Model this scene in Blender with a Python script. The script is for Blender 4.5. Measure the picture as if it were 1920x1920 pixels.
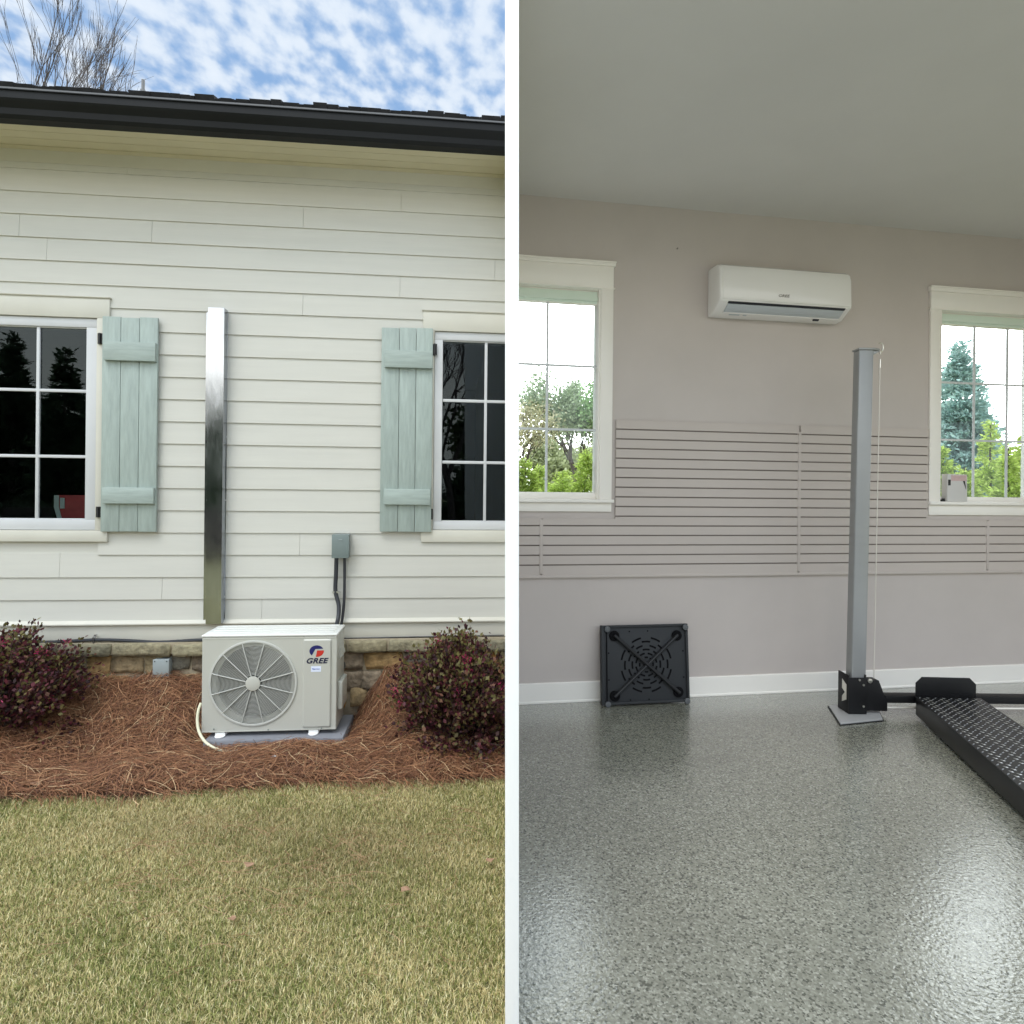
import bpy, bmesh, math, random
import numpy as np
from mathutils import Vector, Matrix
for o in list(bpy.data.objects): bpy.data.objects.remove(o)
C = bpy.context.scene.collection
SC = bpy.context.scene
R = math.radians
# ------------------------------------------------------------------ camera
F_PX, HOR, ROLL, CAMZ = 1150.0, 930.0, 0.010, 1.6
cam_d = bpy.data.cameras.new('camera'); cam = bpy.data.objects.new('camera', cam_d); C.objects.link(cam)
cam_d.sensor_width = 36; cam_d.lens = 36*F_PX/1920; cam_d.shift_y = -(960-HOR)/1920
cam_d.clip_start = .05; cam_d.clip_end = 2000
cam.matrix_world = Matrix.Translation((0, 0, CAMZ)) @ Matrix.Rotation(R(90), 4, 'X') @ Matrix.Rotation(ROLL, 4, 'Z')
SC.camera = cam
# ------------------------------------------------------------------ world and sun
SUN_EL, SUN_AZ = 58, 205            # azimuth clockwise from +Y: behind the viewer, to the left
SD = Vector((math.sin(R(SUN_AZ))*math.cos(R(SUN_EL)), math.cos(R(SUN_AZ))*math.cos(R(SUN_EL)), math.sin(R(SUN_EL))))
SC.view_settings.view_transform = 'Standard'; SC.view_settings.look = 'None'
SC.view_settings.exposure = 0.2; SC.view_settings.gamma = 1.0
SC.cycles.max_bounces = 10; SC.cycles.diffuse_bounces = 6; SC.cycles.glossy_bounces = 4
SC.cycles.transparent_max_bounces = 12; SC.cycles.sample_clamp_indirect = 12
try: SC.cycles.use_denoising = True
except Exception: pass
W = bpy.data.worlds.new('World'); SC.world = W; W.use_nodes = True
def world():
    nt = W.node_tree; n = nt.nodes; n.clear(); L = nt.links.new
    out = n.new('ShaderNodeOutputWorld'); bg = n.new('ShaderNodeBackground'); L(bg.outputs[0], out.inputs[0])
    bg.inputs[1].default_value = 0.1
    sky = n.new('ShaderNodeTexSky'); sky.sky_type = 'NISHITA'; sky.sun_disc = False
    sky.sun_elevation = R(SUN_EL); sky.sun_rotation = R(SUN_AZ); sky.air_density = 1.0; sky.dust_density = .6; sky.ozone_density = 1.5
    def M(op, a, b=None, c=None, clamp=False):
        m = n.new('ShaderNodeMath'); m.operation = op; m.use_clamp = clamp
        for i, v in enumerate((a, b, c)):
            if v is None: continue
            if isinstance(v, (int, float)): m.inputs[i].default_value = v
            else: L(v, m.inputs[i])
        return m.outputs[0]
    def mix(f, a, b, mode='MIX'):
        m = n.new('ShaderNodeMix'); m.data_type = 'RGBA'; m.blend_type = mode
        for i, v in ((0, f), (6, a), (7, b)):
            if isinstance(v, (int, float)): m.inputs[i].default_value = v
            elif isinstance(v, tuple): m.inputs[i].default_value = (*v, 1)
            else: L(v, m.inputs[i])
        return m.outputs[2]
    tc = n.new('ShaderNodeTexCoord'); sp = n.new('ShaderNodeSeparateXYZ'); L(tc.outputs['Generated'], sp.inputs[0])
    z = M('MAXIMUM', sp.outputs[2], 0.0); zz = M('ADD', z, .12)
    cx = M('DIVIDE', sp.outputs[0], zz); cy = M('DIVIDE', sp.outputs[1], zz)
    cb = n.new('ShaderNodeCombineXYZ'); L(cx, cb.inputs[0]); L(cy, cb.inputs[1])
    mp = n.new('ShaderNodeMapping'); mp.inputs['Rotation'].default_value = (0, 0, R(-28)); mp.inputs['Scale'].default_value = (1.0, .75, 1)
    L(cb.outputs[0], mp.inputs[0])
    def noise(sc, det, rough, dist, vec=mp.outputs[0]):
        t = n.new('ShaderNodeTexNoise'); t.inputs['Scale'].default_value = sc; t.inputs['Detail'].default_value = det
        t.inputs['Roughness'].default_value = rough; t.inputs['Distortion'].default_value = dist; L(vec, t.inputs['Vector']); return t.outputs[0]
    n1 = noise(23.0, 4, .45, .0); n2 = noise(4.0, 3, .5, .2)
    s = M('ADD', M('MULTIPLY', n1, .80), M('MULTIPLY', n2, .26))
    def ramp(v, a, b, sm=True):
        m = n.new('ShaderNodeMapRange'); m.interpolation_type = 'SMOOTHSTEP' if sm else 'LINEAR'
        L(v, m.inputs[0]); m.inputs[1].default_value = a; m.inputs[2].default_value = b; return m.outputs[0]
    cov = ramp(s, .35, .64)
    low = ramp(z, .50, .16)                      # cloud veil closes towards the horizon
    cov = M('MAXIMUM', cov, M('MULTIPLY', low, .95))
    cloud = mix(n1, (4.6, 5.9, 7.8), (8.0, 8.5, 9.0))
    blue = mix(1.0, sky.outputs[0], (1.0, 1.0, 1.0), 'MULTIPLY')
    blue = mix(.75, blue, (2.8, 4.7, 7.8))
    col = mix(cov, blue, cloud)
    white = mix(ramp(z, .42, .10), col, (11.0, 11.2, 11.0))
    hz = M('MULTIPLY', ramp(z, .42, .24), ramp(sp.outputs[1], .1, .6))   # sky brightened low over the far side, added for window and floor glare
    white = mix(hz, white, (80.0, 83.0, 84.0))
    # added bright patch of sky at far right, gives the garage floor its sheen
    hb = M('MULTIPLY', M('MULTIPLY', ramp(sp.outputs[0], -.02, .13), ramp(z, .84, .70)), ramp(sp.outputs[1], .1, .5))
    white = mix(M('MAXIMUM', M('MULTIPLY', hb, 1.0), 0.0), white, mix(hz, (34.0, 35.6, 36.0), (80.0, 83.0, 84.0)))
    # veiled sun behind the viewer: the cloud layer glows brighter around it
    dt = n.new('ShaderNodeVectorMath'); dt.operation = 'DOT_PRODUCT'; L(tc.outputs['Generated'], dt.inputs[0]); dt.inputs[1].default_value = SD
    rr_ = ramp(dt.outputs['Value'], .2, 1.0)
    cg = n.new('ShaderNodeCombineXYZ')
    for i, k in enumerate((2.0, 1.82, 1.52)): L(M('ADD', M('MULTIPLY', rr_, k), 1.0), cg.inputs[i])
    fin = mix(1.0, white, cg.outputs[0], 'MULTIPLY')
    L(fin, bg.inputs[0])
world()
sd = bpy.data.lights.new('sun', 'SUN'); sd.energy = 1.2; sd.angle = R(24); sd.color = (1, .96, .9)
so = bpy.data.objects.new('sun', sd); C.objects.link(so); so.rotation_euler = (-SD).to_track_quat('-Z', 'Y').to_euler(); so.location = (-5, -8, 12)

# ------------------------------------------------------------------ frames and helpers
CR, SR = math.cos(ROLL), math.sin(ROLL)
def ray(px, py):
    u, v = (px-960)/F_PX, -(py-HOR)/F_PX
    return (u*CR - v*SR, u*SR + v*CR)                # X/Y and (Z-CAMZ)/Y for Y = 1
class Frame:
    def __init__(s, p0, th): s.p0 = p0; s.th = th; s.c, s.s = math.cos(th), math.sin(th)
    def world(s, a, y, z): return Vector((s.p0[0] + a*s.c - y*s.s, s.p0[1] + a*s.s + y*s.c, z))
    def hit(s, px, py, n=0.0):                       # point of the plane n metres in front of the wall
        u, v = ray(px, py); ox = s.p0[0] + n*s.s; oy = s.p0[1] - n*s.c
        a = (u*oy - ox)/(s.c - u*s.s); Y = oy + a*s.s
        return a, CAMZ + v*Y
G = Frame((0, 0), 0)
LF = Frame((-1.741, 4.40), math.atan(1150/11660))
RF = Frame((2.085, 5.047), math.atan(1150/7164))
def gnd(px, py, z=0.0):
    u, v = ray(px, py); Y = (z-CAMZ)/v; return (u*Y, Y)
def at(px, py, Y):
    u, v = ray(px, py); return (u*Y, Y, CAMZ+v*Y)
INFO = {}
def tag(o, label=None, cat=None, group=None, kind=None):
    if label: o['label'] = label
    if cat: o['category'] = cat
    if group: o['group'] = group
    if kind: o['kind'] = kind
    return o
def thing(name, label, cat, fr=G, org=(0, 0, 0), rz=0.0, group=None):
    o = bpy.data.objects.new(name, None); C.objects.link(o); o.empty_display_size = .1
    o.matrix_world = Matrix.Translation(fr.world(*org)) @ Matrix.Rotation(fr.th + rz, 4, 'Z')
    INFO[o.name] = (fr, org, o.matrix_world.copy()); tag(o, label, cat, group); return o
class MB:
    def __init__(s): s.v = []; s.f = []; s.m = []
    def add(s, vs, fs, mi=0):
        b = len(s.v); s.v += [tuple(v) for v in vs]; s.f += [tuple(i+b for i in f) for f in fs]; s.m += [mi]*len(fs); return s
    def box(s, x0, x1, y0, y1, z0, z1, mi=0):
        if x0 > x1: x0, x1 = x1, x0
        if y0 > y1: y0, y1 = y1, y0
        if z0 > z1: z0, z1 = z1, z0
        return s.add([(x0,y0,z0),(x1,y0,z0),(x1,y1,z0),(x0,y1,z0),(x0,y0,z1),(x1,y0,z1),(x1,y1,z1),(x0,y1,z1)],
              [(0,3,2,1),(4,5,6,7),(0,1,5,4),(1,2,6,5),(2,3,7,6),(3,0,4,7)], mi)
    def prism(s, poly, ax, a, b, mi=0):
        """poly in the plane of the two other axes, extruded along ax (0,1,2) from a to b"""
        def P(p, t): l = list(p); l.insert(ax, t); return tuple(l)
        n = len(poly); vs = [P(p, a) for p in poly] + [P(p, b) for p in poly]
        fs = [tuple(range(n)), tuple(range(2*n-1, n-1, -1))] + [(i, n+i, n+(i+1) % n, (i+1) % n) for i in range(n)]
        return s.add(vs, fs, mi)
    def tube(s, pts, r, k=8, mi=0, r1=None, cap=True):
        pts = [Vector(p) for p in pts]; n = len(pts); vs = []; fs = []
        up = None
        for i, p in enumerate(pts):
            t = (pts[min(i+1, n-1)] - pts[max(i-1, 0)]).normalized()
            if up is None: up = Vector((0, 0, 1)) if abs(t.z) < .9 else Vector((1, 0, 0))
            a = t.cross(up).normalized(); b = a.cross(t).normalized(); up = b
            rr = r if r1 is None else r + (r1-r)*i/max(1, n-1)
            vs += [p + (a*math.cos(2*math.pi*j/k) + b*math.sin(2*math.pi*j/k))*rr for j in range(k)]
        for i in range(n-1):
            for j in range(k): fs.append((i*k+j, i*k+(j+1) % k, (i+1)*k+(j+1) % k, (i+1)*k+j))
        if cap: fs.append(tuple(range(k-1, -1, -1))); fs.append(tuple((n-1)*k+j for j in range(k)))
        return s.add(vs, fs, mi)
    def disc(s, c, r, y0, y1, k=48, mi=0):           # cylinder along y, centre (x,z)
        return s.prism([(c[0]+r*math.cos(2*math.pi*i/k), c[1]+r*math.sin(2*math.pi*i/k)) for i in range(k)], 1, y0, y1, mi)
    def ring(s, c, r0, r1, y0, y1, k=64, a0=0, a1=2*math.pi, mi=0):
        full = abs(a1-a0-2*math.pi) < 1e-6; m = k if full else k+1; vs = []
        for i in range(m):
            a = a0 + (a1-a0)*i/k; ca, sa = math.cos(a), math.sin(a)
            vs += [(c[0]+r0*ca, y0, c[1]+r0*sa), (c[0]+r1*ca, y0, c[1]+r1*sa), (c[0]+r1*ca, y1, c[1]+r1*sa), (c[0]+r0*ca, y1, c[1]+r0*sa)]
        fs = []
        for i in range(k):
            a, b = i*4, ((i+1) % m)*4
            for j in range(4): fs.append((a+j, a+(j+1) % 4, b+(j+1) % 4, b+j))
        if not full: fs += [(0, 3, 2, 1), ((m-1)*4, (m-1)*4+1, (m-1)*4+2, (m-1)*4+3)]
        return s.add(vs, fs, mi)
    def build(s, name, mat, parent=None, fr=G, bevel=0, seg=2, clip=None, smooth=False, absco=True, label=None):
        bm = bmesh.new(); bv = [bm.verts.new(v) for v in s.v]
        for f, mi in zip(s.f, s.m):
            try: q = bm.faces.new([bv[i] for i in f]); q.material_index = mi; q.smooth = smooth
            except ValueError: pass
        bmesh.ops.recalc_face_normals(bm, faces=bm.faces)
        top = parent
        while top is not None and top.name not in INFO: top = top.parent
        if top is not None: fr = INFO[top.name][0]
        if absco:
            Mx = Matrix.Translation(fr.world(0, 0, 0)) @ Matrix.Rotation(fr.th, 4, 'Z')
            bm.transform(Mx)                         # now world
        if clip is not None:
            pc, pn = clip
            g = bm.verts[:] + bm.edges[:] + bm.faces[:]
            bmesh.ops.bisect_plane(bm, geom=g, plane_co=pc, plane_no=pn, clear_outer=True)
        if bevel:
            es = [e for e in bm.edges if len(e.link_faces) == 2 and e.calc_face_angle(0) > .5]
            rb_ = bmesh.ops.bevel(bm, geom=es, offset=bevel, segments=seg, affect='EDGES', profile=.5, clamp_overlap=True)
            for f_ in bm.faces: f_.smooth = smooth
            for f_ in rb_['faces']: f_.smooth = True
        if absco and top is not None: bm.transform(INFO[top.name][2].inverted())
        me = bpy.data.meshes.new(name); bm.to_mesh(me); bm.free()
        for m in (mat if isinstance(mat, (list, tuple)) else [mat]): me.materials.append(m)
        o = bpy.data.objects.new(name, me); C.objects.link(o)
        if parent is not None: o.parent = parent
        if smooth or bevel:
            try:
                m = me; m.set_sharp_from_angle(angle=R(35))
            except Exception: pass
        if label: o['label'] = label
        return o
def np_mesh(name, V, F, mat, cols=None, parent=None):
    V = np.asarray(V, np.float32); F = np.asarray(F, np.int32); k = F.shape[1]
    me = bpy.data.meshes.new(name); me.vertices.add(len(V)); me.vertices.foreach_set('co', V.ravel())
    me.loops.add(F.size); me.loops.foreach_set('vertex_index', F.ravel())
    me.polygons.add(len(F)); me.polygons.foreach_set('loop_start', np.arange(0, F.size, k, dtype=np.int32))
    me.update(calc_edges=True)
    if cols is not None:
        a = me.color_attributes.new('Col', 'FLOAT_COLOR', 'POINT'); c = np.ones((len(V), 4), np.float32); c[:, :3] = cols
        a.data.foreach_set('color', c.ravel())
    me.materials.append(mat); o = bpy.data.objects.new(name, me); C.objects.link(o)
    if parent is not None: o.parent = parent
    return o
def text_mesh(name, body, size, mat, parent, loc, th, ext=.0006, shear=0, bold=0, sx=1, align='CENTER'):
    cu = bpy.data.curves.new(name, 'FONT'); cu.body = body; cu.size = size; cu.extrude = ext; cu.shear = shear; cu.offset = bold
    cu.align_x = align; cu.align_y = 'CENTER'; cu.space_character = 1.06
    t = bpy.data.objects.new(name, cu); C.objects.link(t); bpy.context.view_layer.update()
    dg = bpy.context.evaluated_depsgraph_get(); me = bpy.data.meshes.new_from_object(t.evaluated_get(dg))
    bpy.data.objects.remove(t); me.name = name; me.materials.clear(); me.materials.append(mat)
    o = bpy.data.objects.new(name, me); C.objects.link(o)
    top = parent
    while top.name not in INFO: top = top.parent
    Mw = Matrix.Translation(loc) @ Matrix.Rotation(th, 4, 'Z') @ Matrix.Rotation(R(90), 4, 'X') @ Matrix.Diagonal((sx, 1, 1, 1))
    me.transform(INFO[top.name][2].inverted() @ Mw); o.parent = parent
    return o
# ------------------------------------------------------------------ materials
def mat(name, col, rough=.5, metal=0.0, var=0.0, vs=4.0, bump=0.0, bs=60.0, bdist=.002, spec=.5, attr=False, stretch=None, trans=0.0, coat=0.0, vcol=None, rvar=0.0):
    m = bpy.data.materials.new(name); m.use_nodes = True; nt = m.node_tree; n = nt.nodes; L = nt.links.new
    b = n['Principled BSDF']; b.inputs['Base Color'].default_value = (*col, 1); b.inputs['Roughness'].default_value = rough
    b.inputs['Metallic'].default_value = metal; b.inputs['Specular IOR Level'].default_value = spec; b.inputs['Coat Weight'].default_value = coat
    tc = n.new('ShaderNodeTexCoord'); src = tc.outputs['Object']
    if stretch:
        mp = n.new('ShaderNodeMapping'); mp.inputs['Scale'].default_value = stretch; L(src, mp.inputs[0]); src = mp.outputs[0]
    colsock = None
    if attr:
        a = n.new('ShaderNodeAttribute'); a.attribute_name = 'Col'; colsock = a.outputs['Color']; L(colsock, b.inputs['Base Color'])
    if var:
        t = n.new('ShaderNodeTexNoise'); t.inputs['Scale'].default_value = vs; t.inputs['Detail'].default_value = 6; t.inputs['Roughness'].default_value = .6; L(src, t.inputs['Vector'])
        mr = n.new('ShaderNodeMapRange'); L(t.outputs[0], mr.inputs[0]); mr.inputs[1].default_value = .3; mr.inputs[2].default_value = .7
        mx = n.new('ShaderNodeMix'); mx.data_type = 'RGBA'; L(mr.outputs[0], mx.inputs[0])
        lo = vcol or tuple(c*(1-var) for c in col); hi = tuple(min(1, c*(1+var*.6)) for c in col)
        mx.inputs[6].default_value = (*lo, 1); mx.inputs[7].default_value = (*hi, 1)
        if attr:
            m2 = n.new('ShaderNodeMix'); m2.data_type = 'RGBA'; m2.blend_type = 'MULTIPLY'; m2.inputs[0].default_value = 1
            L(colsock, m2.inputs[6]); L(mx.outputs[2], m2.inputs[7]); L(m2.outputs[2], b.inputs['Base Color'])
        else: L(mx.outputs[2], b.inputs['Base Color'])
        if rvar:
            r2 = n.new('ShaderNodeMapRange'); L(t.outputs[0], r2.inputs[0]); r2.inputs[1].default_value = .3; r2.inputs[2].default_value = .7
            r2.inputs[3].default_value = max(0, rough-rvar); r2.inputs[4].default_value = rough+rvar; L(r2.outputs[0], b.inputs['Roughness'])
    if bump:
        t2 = n.new('ShaderNodeTexNoise'); t2.inputs['Scale'].default_value = bs; t2.inputs['Detail'].default_value = 4; L(src, t2.inputs['Vector'])
        bp = n.new('ShaderNodeBump'); bp.inputs['Strength'].default_value = bump; bp.inputs['Distance'].default_value = bdist
        L(t2.outputs[0], bp.inputs['Height']); L(bp.outputs[0], b.inputs['Normal'])
    if trans:
        tr = n.new('ShaderNodeBsdfTranslucent'); ms = n.new('ShaderNodeMixShader'); ms.inputs[0].default_value = trans
        L(b.outputs[0], ms.inputs[1]); L(tr.outputs[0], ms.inputs[2])
        if attr: L(colsock, tr.inputs[0])
        else: tr.inputs[0].default_value = (*col, 1)
        L(ms.outputs[0], n['Material Output'].inputs[0])
    return m
def glass_mat(name, refl=1.0, tint=(.93, .96, .95), ior=1.5):
    m = bpy.data.materials.new(name); m.use_nodes = True; nt = m.node_tree; n = nt.nodes; L = nt.links.new; n.remove(n['Principled BSDF'])
    fr = n.new('ShaderNodeFresnel'); fr.inputs[0].default_value = ior
    mu = n.new('ShaderNodeMath'); mu.operation = 'MULTIPLY'; mu.use_clamp = True; L(fr.outputs[0], mu.inputs[0]); mu.inputs[1].default_value = refl
    t = n.new('ShaderNodeBsdfTransparent'); t.inputs[0].default_value = (*tint, 1)
    g = n.new('ShaderNodeBsdfGlossy'); g.inputs['Roughness'].default_value = .0; g.inputs['Color'].default_value = (.78, .92, 1, 1); ms = n.new('ShaderNodeMixShader')
    L(mu.outputs[0], ms.inputs[0]); L(t.outputs[0], ms.inputs[1]); L(g.outputs[0], ms.inputs[2]); L(ms.outputs[0], n['Material Output'].inputs[0])
    return m
def epoxy_mat():
    m = bpy.data.materials.new('flake_epoxy'); m.use_nodes = True; nt = m.node_tree; n = nt.nodes; L = nt.links.new; b = n['Principled BSDF']
    tc = n.new('ShaderNodeTexCoord')
    def vor(sc):
        v = n.new('ShaderNodeTexVoronoi'); v.inputs['Scale'].default_value = sc; L(tc.outputs['Object'], v.inputs['Vector']); return v
    v = vor(132); cr = n.new('ShaderNodeValToRGB'); cr.color_ramp.interpolation = 'CONSTANT'
    sp = n.new('ShaderNodeSeparateColor'); L(v.outputs['Color'], sp.inputs[0]); L(sp.outputs[0], cr.inputs[0])
    st = [(0, (.085, .088, .070)), (.14, (.18, .180, .145)), (.40, (.225, .225, .180)), (.70, (.27, .27, .22)), (.9, (.35, .35, .295))]
    e = cr.color_ramp.elements; e[0].position = 0; e[0].color = (*st[0][1], 1); e[1].position = st[1][0]; e[1].color = (*st[1][1], 1)
    for p, c in st[2:]: q = e.new(p); q.color = (*c, 1)
    no = n.new('ShaderNodeTexNoise'); no.inputs['Scale'].default_value = 1.3; no.inputs['Detail'].default_value = 4; L(tc.outputs['Object'], no.inputs['Vector'])
    mr = n.new('ShaderNodeMapRange'); L(no.outputs[0], mr.inputs[0]); mr.inputs[1].default_value = .3; mr.inputs[2].default_value = .7; mr.inputs[3].default_value = .85; mr.inputs[4].default_value = 1.08
    mx = n.new('ShaderNodeVectorMath'); mx.operation = 'SCALE'; L(cr.outputs[0], mx.inputs[0]); L(mr.outputs[0], mx.inputs['Scale']); L(mx.outputs[0], b.inputs['Base Color'])
    b.inputs['Roughness'].default_value = .24; b.inputs['Specular IOR Level'].default_value = .8; b.inputs['Coat Weight'].default_value = 1.0; b.inputs['Coat Roughness'].default_value = .09; b.inputs['Coat IOR'].default_value = 1.6
    n1 = n.new('ShaderNodeTexNoise'); n1.inputs['Scale'].default_value = 62; n1.inputs['Detail'].default_value = 2; L(tc.outputs['Object'], n1.inputs['Vector'])
    bp = n.new('ShaderNodeBump'); bp.inputs['Strength'].default_value = .6; bp.inputs['Distance'].default_value = .0029; L(n1.outputs[0], bp.inputs['Height']); L(bp.outputs[0], b.inputs['Normal']); L(bp.outputs[0], b.inputs['Coat Normal'])
    return m
M_ = dict(
 siding=mat('painted_siding', (.575, .567, .515), .55, var=.045, vs=2.2, bump=.3, bs=34, bdist=.0015, stretch=(.5, 1, 9)),
 trim=mat('painted_trim', (.60, .583, .51), .5, var=.05, vs=3, bump=.05, bs=40),
 soffit=mat('painted_soffit', (.62, .57, .40), .6, var=.06, vs=2),
 gutter=mat('black_gutter', (.010, .011, .012), .5, var=.2, vs=3, spec=.18),
 shingle=mat('dark_shingle', (.022, .022, .024), .9, var=.35, vs=14, bump=.4, bs=200),
 vinyl=mat('window_vinyl', (.58, .59, .60), .4, var=.03, vs=5),
 shutter=mat('sage_wood', (.345, .41, .38), .55, var=.15, vs=9, bump=.7, bs=26, bdist=.0025, stretch=(5, 5, .7)),
 shutter_h=mat('sage_wood_batten', (.345, .41, .38), .55, var=.15, vs=9, bump=.6, bs=26, bdist=.002, stretch=(.7, 5, 5)),
 iron=mat('black_iron', (.012, .012, .013), .45),
 galv=mat('galvanised_steel', (.46, .485, .53), .12, metal=1, var=.25, vs=9, bump=.06, bs=7, bdist=.004, stretch=(1, 1, .35), rvar=.05),
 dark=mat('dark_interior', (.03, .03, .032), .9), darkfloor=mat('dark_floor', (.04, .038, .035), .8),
 mortar=mat('pale_mortar', (.40, .34, .24), .9, var=.2, vs=20, bump=.5, bs=80),
 stone=mat('field_stone', (1, 1, 1), .85, attr=True, var=.55, vs=22, bump=.9, bs=34, bdist=.014),
 unit=mat('unit_cream_paint', (.50, .50, .45), .38, var=.02, vs=3, bump=.03, bs=300),
 unit_top=mat('unit_lid_lit', (.70, .705, .67), .35),  # lid paler than the casing: light from above put into its colour
 unitdark=mat('fan_cavity', (.05, .052, .05), .7), wire=mat('grille_wire', (.50, .505, .47), .4),
 blade=mat('fan_blade_grey', (.16, .165, .155), .45), coil=mat('coil_fins', (.14, .15, .145), .5, metal=.6, var=.3, vs=60, stretch=(20, 1, 1)),
 white=mat('white_plastic', (.85, .85, .84), .35), navy=mat('navy_print', (.012, .014, .12), .4), red=mat('red_print', (.52, .03, .02), .4),
 ink=mat('black_print', (.012, .014, .05), .4), stick=mat('blue_white_sticker', (.72, .78, .93), .4), bluei=mat('blue_ink', (.08, .14, .45), .5),
 pad=mat('grey_pad', (.22, .225, .25), .7, var=.12, vs=8, bump=.2, bs=60),
 hose=mat('cream_hose', (.74, .72, .52), .4), conduit=mat('black_conduit', (.022, .024, .03), .42), screw=mat('zinc_screw', (.6, .6, .6), .3, metal=1),
 ebox=mat('grey_steel_box', (.17, .21, .205), .42, var=.05, vs=8), jbox=mat('grey_pvc_box', (.33, .37, .37), .5),
 soil=mat('bed_soil', (.085, .045, .028), 1, var=.4, vs=30, bump=.8, bs=60, bdist=.02),
 needle=mat('pine_straw', (1, 1, 1), .6, attr=True, spec=.3), grass=mat('grass_blades', (1, 1, 1), .6, attr=True, trans=.25, spec=.25),
 turf=mat('turf_base', (.24, .22, .10), 1, var=.4, vs=40, bump=.7, bs=120, bdist=.01),
 field=mat('dormant_field', (.30, .25, .13), 1, var=.3, vs=.4, vcol=(.12, .17, .05)),
 leaf=mat('foliage', (1, 1, 1), .5, attr=True, trans=.3, spec=.35), bark=mat('bark', (.095, .075, .062), .9, var=.35, vs=9, bump=.5, bs=20, bdist=.02),
 barkdark=mat('dark_bark', (.045, .036, .034), .9, var=.3, vs=9),
 wall=mat('mauve_wall_paint', (.56, .50, .467), .5, var=.05, vs=1.4, bump=.14, bs=150, bdist=.002),
 ceil=mat('ceiling_paint', (.63, .615, .585), .8, var=.04, vs=.9, bump=.1, bs=120, bdist=.002),
 wtrim=mat('white_trim', (.90, .86, .80), .32), slat=mat('slatwall_pvc', (.55, .485, .445), .5, var=.02, vs=2), slot=mat('slat_groove', (.25, .215, .195), .6),
 shade=mat('pale_green_shade', (.70, .80, .70), .6), part=mat('partition_white', (.92, .92, .92), .5, var=.01, vs=2),
 ac=mat('ac_white_gloss', (.82, .80, .775), .22, coat=.3), acg=mat('ac_grey', (.50, .53, .56), .35), acb=mat('ac_slot_dark', (.02, .022, .03), .4),
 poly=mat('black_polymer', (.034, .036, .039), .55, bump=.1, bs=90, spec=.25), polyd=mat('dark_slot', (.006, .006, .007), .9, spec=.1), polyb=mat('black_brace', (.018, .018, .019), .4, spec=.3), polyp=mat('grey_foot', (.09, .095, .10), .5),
 post=mat('silver_powder_coat', (.33, .335, .335), .36, metal=.3, var=.04, vs=4, spec=.5), postd=mat('silver_edge', (.55, .56, .57), .3, metal=.5),
 lift=mat('black_powder_coat', (.010, .010, .011), .42, bump=.05, bs=150, spec=.2), plate=mat('base_plate_steel', (.42, .42, .42), .4, metal=.3),
 cable=mat('steel_cable', (.72, .68, .62), .35, metal=.4), hook=mat('zinc_hook', (.70, .68, .62), .3, metal=.9),
 tread=mat('tread_plate_black', (.011, .011, .012), .38, spec=.3), stud=mat('tread_stud_glint', (.45, .46, .46), .28, metal=.8),  # studs' bright highlights are put into their pale colour
 redbox=mat('red_carton', (.42, .05, .05), .6, var=.2, vs=12), paper=mat('pale_carton', (.62, .60, .58), .6), pink=mat('pink_carton', (.62, .44, .43), .6, var=.2, vs=20),
 label=mat('grey_label', (.45, .52, .50), .5), conc=mat('concrete', (.42, .41, .38), .9, var=.1, vs=3), epoxy=epoxy_mat(),
 glassd=glass_mat('window_glass_outside', .85, (.55, .6, .6)), glassc=glass_mat('window_glass_clear', 1.0), leafb=mat('dead_leaf', (.34, .20, .12), .7, var=.2, vs=30),
 vent=mat('vent_pipe_grey', (.20, .20, .205), .5),
)
PLANE_L = ((0, 0, CAMZ), (math.cos(ROLL), 0, math.sin(ROLL)))       # the divider leans a little: clip the neighbours to its middle
PLANE_R = ((0, 0, CAMZ), (-math.cos(ROLL), 0, -math.sin(ROLL)))
rnd = random.Random(4); rng = np.random.default_rng(7)

# ================================================================== GROUND
def sheet(name, x0, x1, y0, y1, z, m, nx=1, ny=1):
    b = MB(); b.add([(x0, y0, z), (x1, y0, z), (x1, y1, z), (x0, y1, z)], [(0, 1, 2, 3)]); o = b.build(name, m); o['kind'] = 'structure'; return o
sheet('ground', -700, 700, -700, 700, -.06, M_['field'])
b = MB().box(.004, 6.35, 1.0, 6.3, -.10, 0.0); fl = b.build('floor', M_['epoxy']); fl['kind'] = 'structure'
b = MB().box(.02, 6.35, -9, .996, -.10, -.012); dv = b.build('driveway', M_['conc']); dv['kind'] = 'structure'
b = MB().box(-12, 0.004, -9, 3.9, -.10, -.004); tf = b.build('lawn', M_['turf'], clip=PLANE_L); tf['kind'] = 'structure'

# ================================================================== DIVIDER
pt = thing('partition_wall', 'thin white panel wall standing end on between the yard and the garage', 'wall', G, (0, 1.8, 0))
b = MB().box(-.0203, .0203, 1.8, 5.2, -.08, 3.93)
o = b.build('panel', M_['part'], pt, bevel=.001)
Tl = Matrix.Translation((0, 0, CAMZ)) @ Matrix.Rotation(-ROLL, 4, 'Y') @ Matrix.Translation((0, 0, -CAMZ))
Mp = INFO[pt.name][2]; o.data.transform(Mp.inverted() @ Tl @ Mp)

# ================================================================== HOUSE (left)
SMAX = 1.80; SMIN = -4.6
house = thing('house', 'cream clapboard house with black gutter, sage shutters and a stone base', 'house', LF, (0, 0, 0))
Z0, DZ = .848, .1567
def rect(x0, y0, x1, y1, n=0.0):
    a0, z0 = LF.hit(x0, y1, n); a1, z1 = LF.hit(x1, y0, n)
    at0, zt0 = LF.hit(x0, y0, n); return a0, a1, z0, (zt0+z1)/2
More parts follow.
